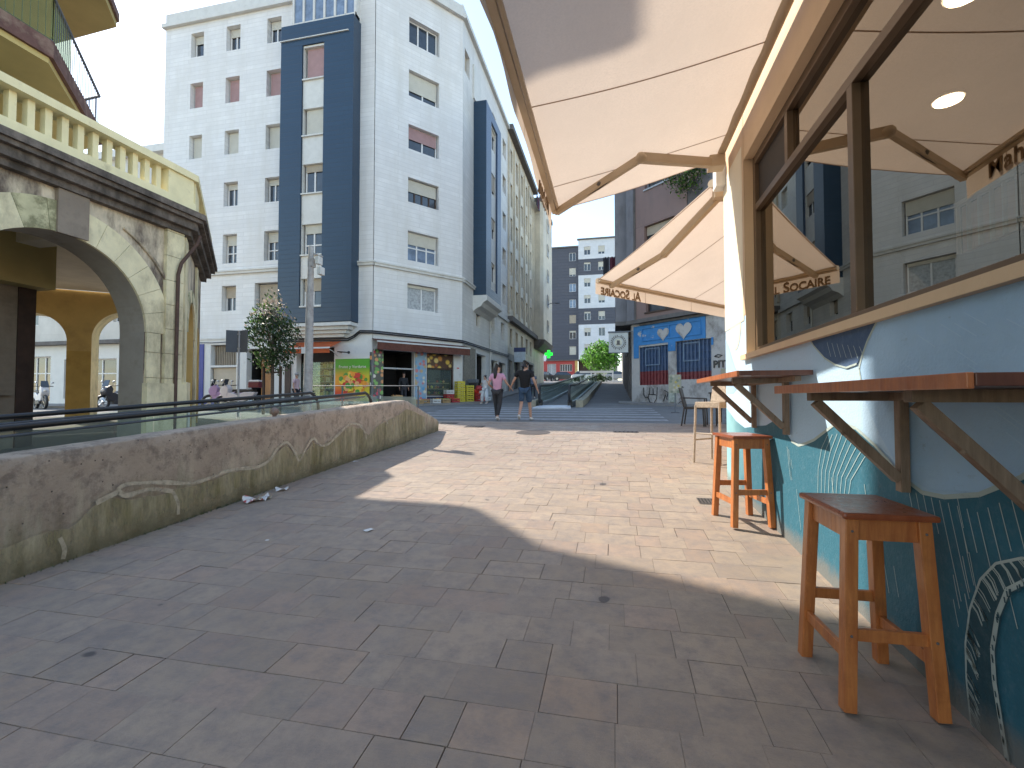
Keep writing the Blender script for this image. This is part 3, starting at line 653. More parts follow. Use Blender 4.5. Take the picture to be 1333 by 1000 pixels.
# ------------------------------------------------------------------ far tower
def tower():
    t = thing('apartment_tower', 'far tower clad in charcoal with white panels closing the street', 'building', (-6, 84, gz(84)))
    m_ch = clad('charcoal_cladding', (.075, .08, .105), 1, 0, row=.55, width=4, line=.65, mortar=.04, bd=.03)
    m_wp = clad('white_panel_cladding', (.66, .68, .71), 1, 0, row=.7, width=2, line=.9, mortar=.02)
    Y2 = lambda y: 1.45 + (518 - y) / 610 * 82.4
    A = Fac(0, 84.6, 1, 0, 0, -1); B = Fac(0, 83.9, 1, 0, 0, -1)
    ya = [329, 349.5, 370.5, 392, 413, 434, 455]; yb = [323.5, 344.6, 366, 388, 410, 431.6, 453]
    oa = [(-7.9, -6.7, Y2(y) - .75, Y2(y) + .75) for y in ya]; ob = [(x, x + 1.15, Y2(y) - .75, Y2(y) + .75) for y in yb for x in (-5.2, -2.7)]
    A.wall(MB().mat(m_ch), -12.1, -6.2, 8.3, 28.7, oa, .3).build('charcoal_wall', None, t, world=True)
    z = [Y2(v) for v in (466, 421.5, 399, 355.5, 334, 300)]
    cl = [(8.3, Y2(421.5), m_wp), (Y2(421.5), Y2(400), m_ch), (Y2(400), Y2(356), m_wp), (Y2(356), Y2(334.5), m_ch), (Y2(334.5), 29.7, m_wp)]
    for a, c, m in cl: B.wall(MB().mat(m), -6.2, .6, a, c, [o for o in ob if a < o[2] < c], .3).build('wall_band', None, t, world=True)
    C = Fac(-12.1, 84.6, -1.6, 1.9, -1.9, -1.6)
    oc = [(.8, 1.8, Y2(y) - .75, Y2(y) + .75) for y in ya]
    C.wall(MB().mat(m_wp), 0, 2.5, 4, 28.4, oc, .25).build('side_wall', None, t, world=True)
    for i, o in enumerate(oa): window(t, A, *o, 0, .15, (0, .8, 0, 0, 1, .2, 1)[i], m_shb if i == 4 else m_shw, 2, m_glassb if i in (2, 3) else m_glass)
    for i, o in enumerate(ob): window(t, B, *o, 0, .15, (.4, .7, .2, .6, .5, 0)[i % 6], m_shw, 2)
    for o in oc: window(t, C, *o, 0, .15, .4, m_shw, 1)
    mb = MB().mat(m_wp); mb.quad((-6.2, 84.6, 8.3), (-6.2, 83.9, 8.3), (-6.2, 83.9, 29.7), (-6.2, 84.6, 29.7))
    mb.box(-13, .6, 84.7, 95, 28.3, 28.5); mb.box(.55, .6, 83.95, 95, 4, 29.7); mb.build('return_wall', None, t, world=True)
    mb = MB().mat(m_ledge); A.box(mb, -12.3, -6.2, -.3, .2, 28.7, 28.95); B.box(mb, -6.4, .7, -.3, .2, 29.7, 29.95); mb.box(-12.1, .6, 83.95, 86, 8.1, 8.3); mb.build('roof_edge', None, t, world=True)
    m_rd = M('red_shop_front', (.42, .055, .05), .5, .1)
    A.wall(MB().mat(m_rd), -14.5, -6.9, 4.3, 8.1, [(-11.9, -10.3, 4.6, 7.6), (-9.6, -7.4, 6.2, 7.5)], .2, .3).build('red_shop', None, t, world=True)
    window(t, A, -11.9, -10.3, 4.6, 7.6, .3, .2, 0, None, 2, m_curtain); window(t, A, -9.6, -7.4, 6.2, 7.5, .3, .2, 0, None, 5, m_glass)
    mb = MB().mat(m_ochre); mb.box(-6.9, -6.4, 84.2, 84.7, 4.4, 8.1); mb.mat(m_darkbr); mb.box(-6.4, -3.6, 85.6, 85.7, 4.4, 8.1); mb.mat(m_beige); mb.box(-3.6, .6, 85, 85.2, 4.4, 8.1); mb.build('entrance', None, t, world=True)
tower()
t = thing('apartment_building', 'plain pale block at far left behind the tower base', 'building', (-20, 92, 4.5))
F_ = Fac(0, 90, 1, 0, 0, -1); mb = F_.wall(MB().mat(m_beige), -34, -14.8, 4, 22, [(x, x + 1.4, z, z + 1.5) for x in (-31, -27, -23, -19) for z in (8, 11, 14, 17)], .2); mb.box(-34, -14.8, 90.3, 98, 21.8, 22); mb.build('wall', None, t, world=True)

# ------------------------------------------------------------------ building with blue shop front
FB2 = Fac(.85, 24.2, .73, -.68, -.68, -.73)
def blue_shop():
    t = thing('old_corner_building', 'shabby pink and grey corner building with peeling blue shop front', 'building', (.85, 24.2, gz(24)))
    m_pl = clad('peeling_plaster', (.50, .48, .46), .73, -.68, row=3, width=5, line=.95, var=.05, dirt=(.17, .15, .135), dlo=.5, dhi=.66, dstretch=(1, 1, .8))
    m_pk = clad('pink_brown_render', (.245, .165, .15), .73, -.68, row=2.9, width=6, line=.6, dirt=(.13, .10, .10), dlo=.5, dhi=.9)
    m_gy = M('grey_render', (.18, .18, .20), .85, .12, 1.5, .2, 20, dirt=(.09, .085, .09), dscale=.7, stretch=(1, 1, .3))
    op = [(.48, 2.17, 2.07, 3.93), (2.6, 4.35, 2.27, 4.0)]
    FB2.wall(MB().mat(m_pl), 0, 9, .6, 5.1, op, .18).build('ground_floor_wall', None, t, world=True)
    m_bp = M('blue_peeling_paint', (.035, .21, .50), .6, .15, 3, dirt=(.46, .44, .41), dscale=1.7, dlo=.60, dhi=.62)
    mb = MB().mat(m_bp); FB2.box(mb, .15, 4.1, .002, .03, 4.02, 4.98); FB2.box(mb, .15, .46, .002, .03, 3.4, 4.02); FB2.box(mb, 2.19, 2.58, .002, .03, 3.6, 4.02); FB2.box(mb, 4.37, 4.45, .002, .03, 3.7, 4.02)
    fas = mb.build('blue_fascia', None, t, world=True)
    mb = MB().mat(m_bp)
    for a, c, d, e in ((.7, 3.9, 4.2, 4.25), (.7, 3.9, 4.8, 4.85), (.7, .75, 4.25, 4.8), (3.85, 3.9, 4.25, 4.8), (2.25, 2.3, 4.25, 4.8)): FB2.box(mb, a, c, .031, .07, d, e)
    mb.build('sign_frame', None, t, world=True)
    mb = MB().mat(m_pl)
    def heart(cx, cz, s_, d):
        pts = []
        for i in range(24):
            q = 2 * math.pi * i / 24; pts.append(FB2.p(cx + s_ * .062 * 16 * math.sin(q) ** 3, d, cz + s_ * .062 * (13 * math.cos(q) - 5 * math.cos(2 * q) - 2 * math.cos(3 * q) - math.cos(4 * q))))
        mb.poly(pts)
    heart(1.95, 4.45, .34, .075); heart(3.05, 4.5, .42, .075); mb.build('bare_plaster_patch', None, t, world=True)
    mb = MB().mat(m_ledge); FB2.box(mb, -.1, 9, .002, .3, 5.1, 5.28); FB2.box(mb, .6, 4.3, .002, .12, 4.98, 5.08); mb.build('ledge', None, t, world=True)
    m_sb = M('shutter_blue_dark', (.055, .10, .19), .5, .2, 6); m_sr = M('shutter_dark_red', (.20, .035, .04), .5, .2, 6)
    for (a, c, d, e), rz in ((op[0], .36), (op[1], .2)):
        zr = d + (e - d) * rz; mb = MB()
        FB2.box(mb.mat(m_sb), a, c, -.16, -.12, zr, e); FB2.box(mb.mat(m_sr), a, c, -.16, -.121, d, zr)
        n = 9
        for k in range(n + 1):
            u = a + (c - a) * k / n
            FB2.box(mb.mat(m_sb), u - .02, u + .02, -.12, -.05, zr, e); FB2.box(mb.mat(m_sr), u - .02, u + .02, -.12, -.05, d, zr)
        for k in range(5):
            z = d + (e - d) * (k + .5) / 5; FB2.box(mb.mat(m_sb if z > zr else m_sr), a, c, -.12, -.07, z, z + .03)
        mb.mat(M('grey_blue_frame', (.16, .23, .32), .5))
        for q in ((a + .35, a + .39, e - .9, e - .1), (a + 1.15, a + 1.19, e - .9, e - .1), (a + .35, a + 1.19, e - .13, e - .09), (a + .35, a + 1.19, e - .92, e - .88)): FB2.box(mb, q[0], q[1], -.049, -.03, q[2], q[3])
        mb.build('barred_shutter', None, t, world=True)
    # graffiti strokes on the wall under the shutters and beside them
    mb = MB().mat(m_black)
    def stroke(pts, r=.022):
        mb.tube([FB2.p(u, .012, z) for u, z in pts], r, 4)
    base = 1.95
    stroke([(.75, base), (.75, 1.6), (.85, 1.45), (1.02, 1.5), (1.1, 1.7), (1.1, base)]); stroke([(1.0, 1.5), (1.1, 1.25), (1.35, 1.2), (1.5, 1.4), (1.55, base)]); stroke([(1.3, 1.9), (1.32, 1.6)]); stroke([(1.02, 1.62), (1.45, 1.6)])
    stroke([(1.9, 1.3), (2.0, 1.6), (2.1, 1.35)]); stroke([(1.95, 1.8), (2.15, 1.7), (2.1, 1.5)])
    for k in range(5): stroke([(2.7 + .07 * k, 1.2 + .18 * k), (2.85 - .03 * k, 1.3 + .16 * k), (2.95, 1.15 + .2 * k)], .016)
    mb.build('graffiti', None, t, world=True)
    o = text_mesh('PIT', .42, m_black, 'graffiti_lettering', t, .01, .012); put_text(o, FB2, 4.72, .02, 2.85)
    MB().mat(m_black).tube([FB2.p(4.5, .015, 3.2), FB2.p(4.65, .015, 3.27), FB2.p(4.85, .015, 3.22), FB2.p(4.7, .015, 3.15), FB2.p(4.5, .015, 3.2)], .02, 4).build('graffiti', None, t, world=True)
    mb = MB().mat(M('street_sticker_board', (.42, .44, .38), .7, .3, 9, dirt=(.15, .3, .1), dscale=5)); FB2.box(mb, 2.2, 2.6, .01, .04, 1.25, 2.05); mb.build('utility_box', None, t, world=True)
    # upper floors
    ou = [(.9, 2.9, 11.65, 13.1), (.85, 2.6, 8.35, 9.85), (.9, 2.9, 5.6, 7.0), (.9, 2.9, 14.6, 16.1), (5.2, 7, 11.65, 13.1), (5.2, 7, 8.35, 9.85)]
    FB2.wall(MB().mat(m_pk), .25, 3.25, 5.28, 17.5, ou[:4], .3).build('pink_wall', None, t, world=True)
    FB2.wall(MB().mat(m_gy), 3.25, 9, 5.28, 17.5, ou[4:], .3, -.04).build('grey_wall', None, t, world=True)
    for i, o in enumerate(ou): window(t, FB2, *o, 0, .24, (.75, .3, .5, .2, .3, .6)[i], (m_shw, m_shb)[i % 2], 2, sill=1, fm=m_galv if i == 0 else m_darkbr)
    mb = MB().mat(m_gy); FB2.box(mb, -.18, .25, -.1, .12, 5.28, 17.5); mb.mat(m_ledge); FB2.box(mb, .25, .31, .0, .06, 5.28, 17.5); mb.build('corner_pilaster', None, t, world=True)
    mb = MB().mat(m_gy); mb.box(.08, .85, 24.9, 33, 5.4, 17.5); mb.mat(m_ledge).box(.05, .85, 24.85, 33.05, 5.2, 5.4); mb.build('grey_bay', None, t, world=True)
    FS = Fac(.85, 0, 0, 1, -1, 0); m_sd = M('soot_wall', (.16, .14, .13), .9, .3, 1.5, .3, 20, dirt=(.34, .32, .29), dscale=1.0)
    FS.wall(MB().mat(m_sd), 24.2, 56, .8, 5.2, [(25.6, 27.2, 1.35, 4.2), (28.6, 30.2, 1.55, 4.3), (32, 34.5, 1.8, 4.4), (37, 39, 2.1, 4.8), (42, 44, 2.4, 5)], .25).build('side_wall', None, t, world=True)
    FS.wall(MB().mat(m_sd), 33, 56, 5.2, 15, [(y, y + 1.1, z, z + 1.7) for y in (35, 39, 43, 47, 51) for z in (6, 9, 12)], .25).build('side_wall', None, t, world=True)
    for y0, y1, z0, z1 in ((25.6, 27.2, 1.35, 4.2), (28.6, 30.2, 1.55, 4.3), (32, 34.5, 1.8, 4.4), (37, 39, 2.1, 4.8), (42, 44, 2.4, 5)): FS.box(MB().mat(m_darkbr), y0, y1, -.25, -.2, z0, z1).build('door', None, t, world=True)
    mb = MB().mat(m_ledge); mb.prism([(.9, 24.3), (7.4, 18.3), (14, 24), (14, 56), (.9, 56)], 14.9, 15.0)
    for y in (26, 30): mb.box(.25, .85, y, y + 1.6, 4.7, 4.8)
    mb.build('roof', None, t, world=True)
    mb = MB().mat(m_iron)
    for k in range(12): mb.box(.3, .32, 24.95 + k * .14, 24.97 + k * .14, 4.0, 4.9)
    mb.box(.28, .34, 24.9, 26.6, 4.88, 4.93); mb.box(.28, .34, 24.9, 26.6, 3.96, 4.0); mb.build('railing', None, t, world=True)
blue_shop()
def floodlight():
    t = thing('floodlight', 'square floodlight on an arm near the shuttered upper window', 'floodlight', FB2.p(2.55, .3, 12.0))
    MB().mat(M('lamp_glass_pale', (.6, .56, .42), .3)).add([], []); mb = MB().mat(MATS['lamp_glass_pale']); FB2.box(mb, 2.35, 3.05, .42, .46, 11.9, 12.4); mb.build('lamp_face', None, t, world=True)
    mb = MB().mat(m_black); FB2.box(mb, 2.3, 3.1, .25, .42, 11.82, 12.45); FB2.box(mb, 2.6, 2.7, .0, .25, 12.0, 12.1); mb.build('lamp_housing', None, t, world=True)
floodlight()
def round_sign():
    t = thing('hanging_shop_sign', 'square pale board with round emblem hung over the uphill street', 'sign', (.2, 24, 3.7))
    MB().mat(M('sign_board_grey', (.50, .52, .50), .5, .08)).box(-.27, .68, 23.97, 24.05, 3.72, 4.72).build('board', None, t, world=True)
    F = Fac(0, 23.96, 1, 0, 0, -1); mb = MB()
    ring = lambda r0, r1, d, m: [mb.mat(m).quad(F.p(.2 + r0 * math.cos(a), d, 4.22 + r0 * math.sin(a)), F.p(.2 + r1 * math.cos(a), d, 4.22 + r1 * math.sin(a)), F.p(.2 + r1 * math.cos(a + .2618), d, 4.22 + r1 * math.sin(a + .2618)), F.p(.2 + r0 * math.cos(a + .2618), d, 4.22 + r0 * math.sin(a + .2618))) for a in [k * .2618 for k in range(24)]]
    ring(.27, .30, .004, m_ledge); ring(.0, .18, .004, M('emblem_cream', (.62, .6, .48), .5))
    mb.mat(m_ledge)
    for k in range(22):
        if k in (5, 16): continue
        a = k * .2856; c = .35; F.box(mb, .2 + c * math.cos(a) - .022, .2 + c * math.cos(a) + .022, .003, .008, 4.22 + c * math.sin(a) - .03, 4.22 + c * math.sin(a) + .03)
    F.box(mb, .13, .27, .008, .012, 4.12, 4.32); F.box(mb, .1, .3, .008, .012, 4.1, 4.14)
    mb.build('emblem', None, t, world=True)
    mb = MB().mat(m_iron); mb.box(-.3, .9, 23.98, 24.04, 4.74, 4.79); mb.box(-.3, .71, 23.95, 24.07, 4.70, 4.735); mb.box(-.3, .71, 23.95, 24.07, 3.69, 3.72); mb.build('frame', None, t, world=True)
round_sign()

# ------------------------------------------------------------------ arcade building
FA = Fac(-9.27, 0, 0, 1, 1, 0)
FA2 = Fac(-9.27, 8.46, -.669, .743, .743, .669)
FAB = Fac(-17.6, 11.0, .77, .64, .64, -.77)
def arch_wall(F, mb, u0, u1, z0, z1, arches, th, msoff, zs=None, m2=None, D=0):
    P = F.p; base = mb.mats[mb.cur]
    def spanq(a, c):
        for d in (D, D - th):
            if zs: mb.mat(m2); mb.quad(P(a, d, z0), P(c, d, z0), P(c, d, zs), P(a, d, zs)); mb.mat(base); mb.quad(P(a, d, zs), P(c, d, zs), P(c, d, z1), P(a, d, z1))
            else: mb.quad(P(a, d, z0), P(c, d, z0), P(c, d, z1), P(a, d, z1))
    cur = u0; N = 28
    for uc, r, sp in sorted(arches):
        spanq(cur, uc - r); cur = uc + r
        pts = [(uc - r * math.cos(math.pi * k / N), sp + r * math.sin(math.pi * k / N)) for k in range(N + 1)]
        for (a, za), (c, zc) in zip(pts, pts[1:]):
            for d in (D, D - th): mb.quad(P(a, d, za), P(c, d, zc), P(c, d, z1), P(a, d, z1))
        mb.mat(msoff)
        for (a, za), (c, zc) in zip(pts, pts[1:]): mb.quad(P(a, D, za), P(c, D, zc), P(c, D - th, zc), P(a, D - th, za))
        for u in (uc - r, uc + r): mb.quad(P(u, D, z0), P(u, D, sp), P(u, D - th, sp), P(u, D - th, z0))
        mb.mat(base)
    spanq(cur, u1)
def arcade():
    t = thing('arcade_building', 'old cream corner building with round stone arches, balustrade and balcony above', 'building', (-12, 5, gz(5)))
    b = lambda mb, n, **k: mb.build(n, None, t, world=True, **k)
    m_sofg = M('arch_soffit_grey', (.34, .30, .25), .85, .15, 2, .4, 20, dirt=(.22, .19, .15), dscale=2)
    A1 = (6.12, 1.5, 2.78); A0 = (1.9, 1.5, 2.6)
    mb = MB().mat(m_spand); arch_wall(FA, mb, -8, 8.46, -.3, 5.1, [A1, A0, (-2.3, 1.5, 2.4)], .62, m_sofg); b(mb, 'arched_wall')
    mb = MB().mat(m_spand); arch_wall(FA2, mb, 0, 4.6, .2, 5.1, [(1.75, .85, 3.0), (3.9, .5, 3.0)], .5, m_ochre); b(mb, 'arched_wall')
    mb = MB().mat(m_ochre); arch_wall(FAB, mb, -6.5, 3.6, .3, 4.9, [(-.1, .86, 3.25), (2.3, .93, 3.38), (-2.6, .86, 3.2)], .75, m_yel, 2.95, m_ochd); b(mb, 'rear_arched_wall')
    # voussoirs: raised blocks round each street arch
    m_st = M('arcade_stained_block', (.55, .50, .30), .85, .2, 4, .4, 20, dirt=(.26, .24, .13), dscale=2.6, dlo=.44, dhi=.56)
    def ring(F, uc, r, sp, w, nblk, d, name='arch_ring'):
        mb = MB(); rr = random.Random(int(r * 100))
        for k in range(nblk):
            a0 = math.pi * k / nblk + .002; a1 = math.pi * (k + 1) / nblk - .002; mb.mat(m_st if rr.random() < .22 else m_yel)
            q = [a0 + (a1 - a0) * i / 4 for i in range(5)]
            for x, y in zip(q, q[1:]):
                p = []
                for dd in (.0, d):
                    for ang, rad in ((x, r), (y, r), (y, r + w), (x, r + w)): p.append(F.p(uc - rad * math.cos(ang), dd, sp + rad * math.sin(ang)))
                mb.add(p, [(4, 5, 6, 7), (0, 1, 5, 4), (2, 3, 7, 6)])
            for ang in (a0, a1): mb.quad(F.p(uc - r * math.cos(ang), 0, sp + r * math.sin(ang)), F.p(uc - (r + w) * math.cos(ang), 0, sp + (r + w) * math.sin(ang)), F.p(uc - (r + w) * math.cos(ang), d, sp + (r + w) * math.sin(ang)), F.p(uc - r * math.cos(ang), d, sp + r * math.sin(ang)))
        b(mb, name)
    for uc, r, sp in (A1, A0): ring(FA, uc, r, sp, .52, 13, .05)
    ring(FA2, 1.75, .85, 3.0, .3, 9, .04)
    mb = MB().mat(M('brown_keystone', (.27, .215, .165), .85, .2, 5, .5, 18, dirt=(.16, .12, .095), dscale=2.5)); FA.box(mb, 6.02, 6.5, .001, .09, 4.26, 5.015); b(mb, 'keystone')
    # jamb blocks and pilasters
    for u0, u1 in ((7.64, 7.93), (8.0, 8.40), (4.06, 4.6), (3.43, 3.97)):
        z = .3; k = 0; mb = MB()
        while z < (2.76 if u1 < 7.95 else 5.0):
            z2 = min(z + .52, 2.78 if u1 < 7.95 else 5.06); mb.mat(m_yel); FA.box(mb, u0, u1, .001, .05 if u0 < 8 else .09, z + .005, z2 - .005); z = z2; k += 1
        b(mb, 'pilaster')
    b(FA2.box(MB().mat(m_yel), .02, .5, .001, .05, .3, 5.0), 'pilaster'); b(FA2.box(MB().mat(m_yel), 2.75, 3.1, .001, .05, .3, 5.0), 'pilaster')
    for F_b, q in ((FA, (7.6, 8.5, .001, .13, .2, 1.75)), (FA, (3.4, 4.62, .001, .13, .1, 1.55)), (FA2, (-.05, .85, .001, .1, .3, 1.8))): b(F_b.box(MB().mat(m_yel), *q), 'pier_base')
    # carved curved mouldings in the spandrels
    mb = MB().mat(m_spand)
    for F, uc, r, sp, a0, a1 in ((FA, 6.12, 2.2, 2.78, 10, 62), (FA, 6.12, 2.2, 2.78, 118, 170)):
        mb.tube([F.p(uc + r * math.cos(R(a0 + (a1 - a0) * i / 12)), .03, sp + .15 + r * .93 * math.sin(R(a0 + (a1 - a0) * i / 12))) for i in range(13)], .03, 6)
    b(mb, 'moulding')
    # dark layered cornice following the corner
    def along(prof, z, mat, name, u_end2=4.7):
        mb = MB().mat(mat)
        c1 = (-9.27, 8.46)
        for (d0, d1, za, zb) in prof:
            k = math.tan(R(21)) 
            P1 = [(-9.27 + d0, -8), (-9.27 + d1, -8), (-9.27 + d1, 8.46 + d1 * k), (-9.27 + d0, 8.46 + d0 * k)]
            mb.hexa([(x, y, za) for x, y in P1] + [(x, y, zb) for x, y in P1])
            q = [FA2.p(d0 * -k, d0, 0), FA2.p(d1 * -k, d1, 0), FA2.p(u_end2, d1, 0), FA2.p(u_end2, d0, 0)]
            mb.hexa([(v[0], v[1], za) for v in q] + [(v[0], v[1], zb) for v in q])
        b(mb, name)
    along([(0.001, .14, 5.02, 5.14), (.001, .26, 5.14, 5.3), (.001, .36, 5.3, 5.38), (-.6, .42, 5.38, 5.5)], 0, m_corn, 'cornice')
    along([(-.1, .22, 5.5, 5.74), (-.14, .26, 6.24, 6.38)], 0, m_yelb, 'balustrade_rail')
    mb = MB().mat(m_yelb); k = 0
    u = -7.9
    while u < 7.95:
        FA.box(mb, u, u + .10, .0, .12, 5.735, 6.245); u += .24
    FA.box(mb, 7.9, 8.5, -.1, .2, 5.735, 6.245)
    FA2.box(mb, .0, .9, -.1, .2, 5.735, 6.245); u = 1.0
    while u < 4.2: FA2.box(mb, u, u + .10, .0, .12, 5.735, 6.245); u += .24
    FA2.box(mb, 4.2, 4.7, -.1, .22, 5.735, 6.3); b(mb, 'baluster_row')
    mb = MB().mat(m_ceil); mb.prism([(-9.3, -8), (-9.3, 8.4), (-12.3, 11.75), (-14.8, 13.2), (-20, 9.0), (-20, -8)], 4.9, 5.0); b(mb, 'ceiling')
    mb = MB().mat(M('terrace_slab', (.3, .28, .24), .9)); mb.prism([(-9.3, -8), (-9.3, 8.4), (-12.3, 11.75), (-14.8, 13.2), (-20, 9.0), (-20, -8)], 5.4, 5.5); b(mb, 'terrace')
    mb = MB().mat(m_ceil); mb.box(-17, -9.9, 6.9, 7.3, 4.55, 4.9); b(mb, 'ceiling_beam')
    # core pier in marble with brown edge, beam over it
    mb = MB().mat(m_marb); mb.box(-17, -12, -8, 7.35, .3, 3.74); mb.mat(m_darkbr); mb.box(-12.15, -11.97, 7.2, 7.5, .3, 3.74); mb.mat(m_marb); mb.box(-12, -11.9, 6.0, 7.1, 1.5, 1.6); b(mb, 'core_pier')
    mb = MB().mat(m_soff); mb.box(-17, -11.6, -8, 7.6, 3.74, 4.9); b(mb, 'beam')
    # downpipe on the corner
    MB().mat(m_pipe).tube([(-9.0, 8.62, 5.05), (-9.02, 8.56, 4.85), (-9.12, 8.28, 4.35), (-9.13, 8.22, 4.1), (-9.15, 8.22, .5)], .036, 8).build('drainpipe', None, t, world=True)
    MB().mat(m_trim).box(-9.2, -9.16, 8.55, 8.6, .5, 1.2).build('wall_fitting', None, t, world=True)
    # upper floors, balcony slab, railing, eave
    m_up = M('upper_wall_cream_green', (.50, .47, .30), .8, .12, 1.5)
    mb = MB().mat(m_up); mb.prism([(-13.2, -10), (-13.2, 6.6), (-15.2, 8.8), (-19, 9.0), (-19, -10)], 5.5, 11.1); b(mb, 'upper_wall')
    slab = [(-11.35, -10), (-11.35, 7.28), (-13.9, 10.12), (-17, 10.3), (-17, -10)]
    sl2 = [(-11.42, -10), (-11.42, 7.24), (-13.9, 10.0), (-17, 10.2), (-17, -10)]
    MB().mat(m_soff).prism(sl2, 8.38, 8.5).build('balcony_soffit', None, t, world=True)
    MB().mat(m_red).prism(slab, 8.5, 8.85).build('balcony_slab', None, t, world=True)
    path = [(-11.5, -6), (-11.5, 7.35), (-14.05, 10.12), (-15.5, 10.2)]
    mb = MB().mat(m_iron)
    mb.tube([(x, y, 9.9) for x, y in path], .035, 6)
    for (x0, y0), (x1, y1) in zip(path, path[1:]):
        L = math.hypot(x1 - x0, y1 - y0); n = int(L / .13)
        for k in range(n + 1): x = x0 + (x1 - x0) * k / n; y = y0 + (y1 - y0) * k / n; mb.box(x - .005, x + .005, y - .005, y + .005, 8.85, 9.9)
    mb.tube([(x, y, 8.95) for x, y in path], .02, 6); b(mb, 'balcony_railing')
    MB().mat(glass_see('green_netting', (.78, .85, .62), (.2, .3, .15), .0, dirt=.25)).quad((-11.48, 5.6, 8.86), (-11.48, 7.3, 8.86), (-11.48, 7.3, 9.88), (-11.48, 5.6, 9.88)).quad((-11.48, 7.3, 8.86), (-12.4, 8.3, 8.86), (-12.4, 8.3, 9.88), (-11.48, 7.3, 9.88)).build('green_netting', None, t, world=True, recalc=False)
    ev = [(-17, 9.6), (-12.55, 9.4), (-10.95, 7.5), (-9.9, 7.5), (-9.9, -10), (-17, -10)]
    MB().mat(m_soff).prism(ev[::-1], 11.05, 11.2).build('eave_soffit', None, t, world=True)
    MB().mat(m_red).prism([(x * 1.0 + (.05 if x > -13 else 0), y + .03) for x, y in ev][::-1], 11.2, 11.4).build('eave', None, t, world=True)
    m_tile = clad('roof_tiles', (.30, .13, .08), 1, 0, row=.3, width=.25)
    mb = MB().mat(m_up); mb.prism([(-17, -10), (-11.2, -10), (-11.2, 8.3), (-12.6, 8.9), (-17, 8.9)], 11.4, 15.2); mb.mat(m_tile); mb.prism([(-17, -10), (-10.9, -10), (-10.9, 8.4), (-17, 9.0)], 15.2, 15.4); b(mb, 'shade_attic')  # unseen attic block, added so its shadow falls on the near bar wall
arcade()
# ------------------------------------------------------------------ bar with mural
FW = Fac(1.4, 0, 0, 1, -1, 0)
a42 = R(42)
FW2 = Fac(1.4, 6.45, math.sin(a42), math.cos(a42), -math.cos(a42), math.sin(a42))
def mural_mat(name, c1, c2, y0=None, y1=None, sc_=3):
    m, nt, b = new_mat(name); co = coords(nt)
    c = mixc(nt, ramp(nt, noise_n(nt, co, sc_, 5, .65), .3, .7), sc3(c1, .95), sc3(c1, 1.05))
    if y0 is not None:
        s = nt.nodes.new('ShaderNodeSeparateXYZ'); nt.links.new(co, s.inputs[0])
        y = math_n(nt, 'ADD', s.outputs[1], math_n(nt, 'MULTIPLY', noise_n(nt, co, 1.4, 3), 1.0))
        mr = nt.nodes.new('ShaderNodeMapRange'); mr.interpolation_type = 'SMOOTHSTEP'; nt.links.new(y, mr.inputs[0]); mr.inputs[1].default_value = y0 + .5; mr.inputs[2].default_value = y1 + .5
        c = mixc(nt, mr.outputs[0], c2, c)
    c = mixc(nt, math_n(nt, 'MULTIPLY', ramp(nt, noise_n(nt, co, 18, 6, .7), .5, .8), .10), c, (.5, .6, .65))
    s5 = nt.nodes.new('ShaderNodeSeparateXYZ'); nt.links.new(co, s5.inputs[0]); h5 = math_n(nt, 'SUBTRACT', s5.outputs[2], math_n(nt, 'MULTIPLY', s5.outputs[1], .06))
    # the bar empty stands at z 0 and y 3, so object height above the sloping pavement is z - .06 * (y + 3)
    dirt = sstep(nt, math_n(nt, 'SUBTRACT', h5, math_n(nt, 'MULTIPLY', noise_n(nt, co, 7, 7, .75), .22)), .10, .24, .75, 0)
    c = mixc(nt, dirt, c, (.20, .18, .155))
    scf = math_n(nt, 'MULTIPLY', ramp(nt, noise_n(nt, co, 5, 9, .8, (1, 1, 2.5)), .60, .68), .35); c = mixc(nt, scf, c, (.16, .17, .17))
    nt.links.new(c, b.inputs['Base Color']); b.inputs['Roughness'].default_value = .75
    bump(nt, b, math_n(nt, 'ADD', noise_n(nt, co, 55, 5), noise_n(nt, co, 9, 4)), .45, .008); return m
m_sky1 = mural_mat('mural_pale_blue', (.52, .69, .84), (.44, .62, .80), 2.0, 3.4)
m_sky2 = mural_mat('mural_sky_disc', (.38, .57, .78), None)
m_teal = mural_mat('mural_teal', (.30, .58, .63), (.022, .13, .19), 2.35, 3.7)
m_navy = mural_mat('mural_navy', (.05, .10, .20), None)
m_deep = mural_mat('mural_deep_teal', (.018, .07, .095), None)
m_foam = mural_mat('mural_foam_white', (.42, .50, .48), None)
m_creamw = M('cream_wall', (.70, .52, .34), .7, .06, 2, .2, 30)
m_pill = M('cream_pillar', (.82, .74, .58), .7, .05, 2, .2, 30)
m_fbr = M('window_frame_bronze', (.15, .10, .062), .4, .1, 5, metal=.2)
